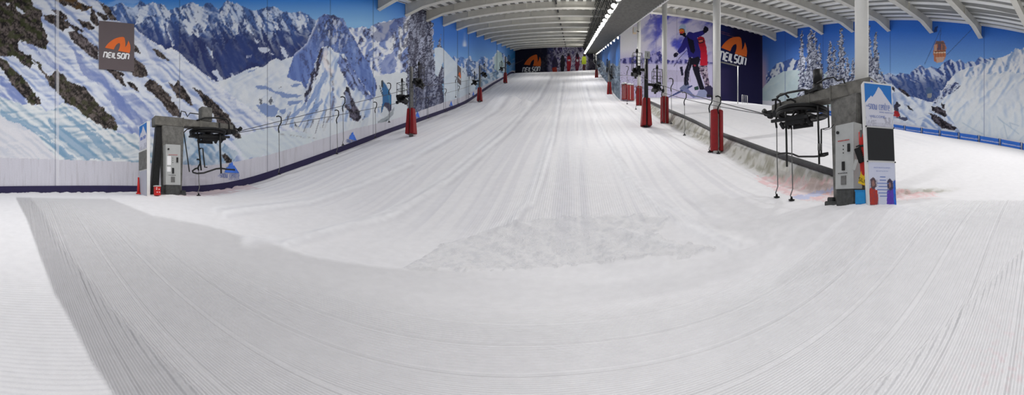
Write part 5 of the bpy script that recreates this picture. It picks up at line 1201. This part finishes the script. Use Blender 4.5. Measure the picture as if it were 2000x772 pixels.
for px, pt, pb, X, lab in ((1242,170,214,None,'drag bar left of the numbered lift tower'), (1311,154,242,5.9,'raised drag bar just right of the second white column'), (1337,181,265,None,'drag bar hanging below the printed skiers, between two white columns'), (1386,187,298,None,'drag bar just left of the nearest padded white column'), (1403,189,301,None,'drag bar in front of the nearest padded white column'), (1293,168,240,5.4,'drag bar in front of the second white column'), (1225,130,203,5.2,'raised drag bar in front of the red crash mats')):
    b = ground(px, pb, 4, 60) if X is None else hitX(px, pb, X)
    b.z = max(b.z, zs(b.x, b.y)+.02); r = math.hypot(b.x, b.y); drag_bar(lab, at_r(px, pt, r), b, 1, GRB)
for px, pt, pb, r, lab in ((1517,196,356,9.2,'bent drag bar on the pink snow, left of the two at the right lift station'), (1546,196,381,8.8,'bent drag bar on the pink snow, right of the two at the right lift station')):
    b = at_r(px, pb, r); b.z = zs(b.x, b.y)+.02; b = Vector((b.x, b.y, b.z)); drag_bar(lab, at_r(px, pt, r), b, 1, 'drag bars at the right lift station')
def rope(label, pts, sag=.25):
    out = []
    for a, b in zip(pts[:-1], pts[1:]):
        for k2 in range(8):
            t = k2/8; q = a.lerp(b, t); q.z -= sag*4*t*(1-t)*min(1, (b-a).length/15); out.append(q)
    out.append(pts[-1]); solo('haul_rope', MB().tube(out, .014, 5), M_cable, label, 'rope')
U = lambda o, m, s: o+Vector((-.6*m, 0, 3.2)) if s == 0 else o+Vector((.72*m, 0, 2.3))
rope('upper steel haul rope of the left lift, from the station up past the towers', [WL(.1,2.2,2.42)]+[U(o,-1,0) for o in TL]+[Vector((-11.6,75,32.6))])
rope('lower steel haul rope of the left lift along the wall', [WL(-.5,2.0,2.42)]+[U(o,-1,1) for o in TL]+[Vector((-13,75,32.0))])
rope('steel haul rope of the right lift on the slope side of the towers', [WR(.6,2.2,2.42)]+[U(o,1,0) for o in TR]+[Vector((3.6,75,32.6))])
rope('steel haul rope of the right lift on the column side of the towers', [WR(-.5,2.0,2.42)]+[U(o,1,1) for o in TR]+[Vector((4.9,75,32.0))])

# ================================================================== LIGHT
def spot(x, y, z, power, size=2.7, r=.12, blend=1., tx=0, ty=0, col=(1,.985,.975)):
    l = bpy.data.lights.new('flood_and_fill', 'SPOT'); l.energy = power; l.spot_size = size; l.spot_blend = blend; l.shadow_soft_size = r; l.color = col
    o = bpy.data.objects.new('flood_and_fill', l); COL.objects.link(o); o.location = (x, y, z); o.rotation_euler = (ty, -tx, 0)
for q in (14, 22.5, 31, 40, 50, 60, 70):
    spot(X0-.3, q, zg(q)-.05, 980); spot(-7.5, q, deck(-7.5, q)-.8, 520)  # gantry floods, plus added fill spots under the left roof
for q in (-3, 1, 8, 15.5, 23, 31, 40, 50, 60): spot(-3, q, deck(-3, q)-.8, 560 if q > 8 else 800, 1.9, tx=-.95)      # added fill spots without fixtures, washing the printed wall
for q in (2, 10, 18, 26): spot(15, q, deck(15, q)-.8, 1000); spot(13, q, deck(13, q)-.8, 380, 1.9, tx=.95)  # added fill for the nursery side and its wall, no fixtures there
for q in (9, 15, 21): spot(q, 25, deck(q, 25)-.8, 1000, 1.9, ty=.95)  # added spots that brighten the nursery back wall
for q in (-2, 5): spot(-8, q, deck(-8, q)-.8, 560); spot(1, q, deck(1, q)-.8, 680); spot(10, q, deck(10, q)-.8, 680)  # added fill above the foreground, out of view
for q in (16, 24, 32, 40, 50, 60, 70): spot(X0-.45, q, zg(q)-.1, 420, 2.2, tx=-2.05)      # added uplights at the gantry edge, brightening the roof
for q in (11, 18, 25, 32): spot(X1+.3, q, zg(q)-.1, 380, 2.2, tx=2.05)  # added uplights that brighten the nursery roof
w = bpy.data.worlds.new('ambient_fill'); S.world = w; w.use_nodes = True
w.node_tree.nodes['Background'].inputs['Color'].default_value = (.93,.95,1.,1); w.node_tree.nodes['Background'].inputs['Strength'].default_value = .5  # ambient fill added through the open rear of the hall

# ================================================================== CAMERA
cd = bpy.data.cameras.new('panorama_camera'); cam = bpy.data.objects.new('panorama_camera', cd); COL.objects.link(cam)
cd.type = 'PANO'; cd.panorama_type = 'CENTRAL_CYLINDRICAL'
half = 1000/F
cd.central_cylindrical_range_u_min = -half; cd.central_cylindrical_range_u_max = half
cd.central_cylindrical_range_v_min = -(772-HY)/F; cd.central_cylindrical_range_v_max = HY/F; cd.central_cylindrical_radius = 1.
cd.clip_start = .05; cd.clip_end = 300
cam.rotation_euler = (math.pi/2, 0, -(1000-AX)/F)
S.camera = cam
S.view_settings.view_transform = 'Standard'; S.view_settings.look = 'None'; S.view_settings.exposure = 0.; S.view_settings.gamma = 1.
S.cycles.use_denoising = True; S.cycles.max_bounces = 6; S.cycles.diffuse_bounces = 4; S.cycles.sample_clamp_indirect = 4.
S.render.film_transparent = False
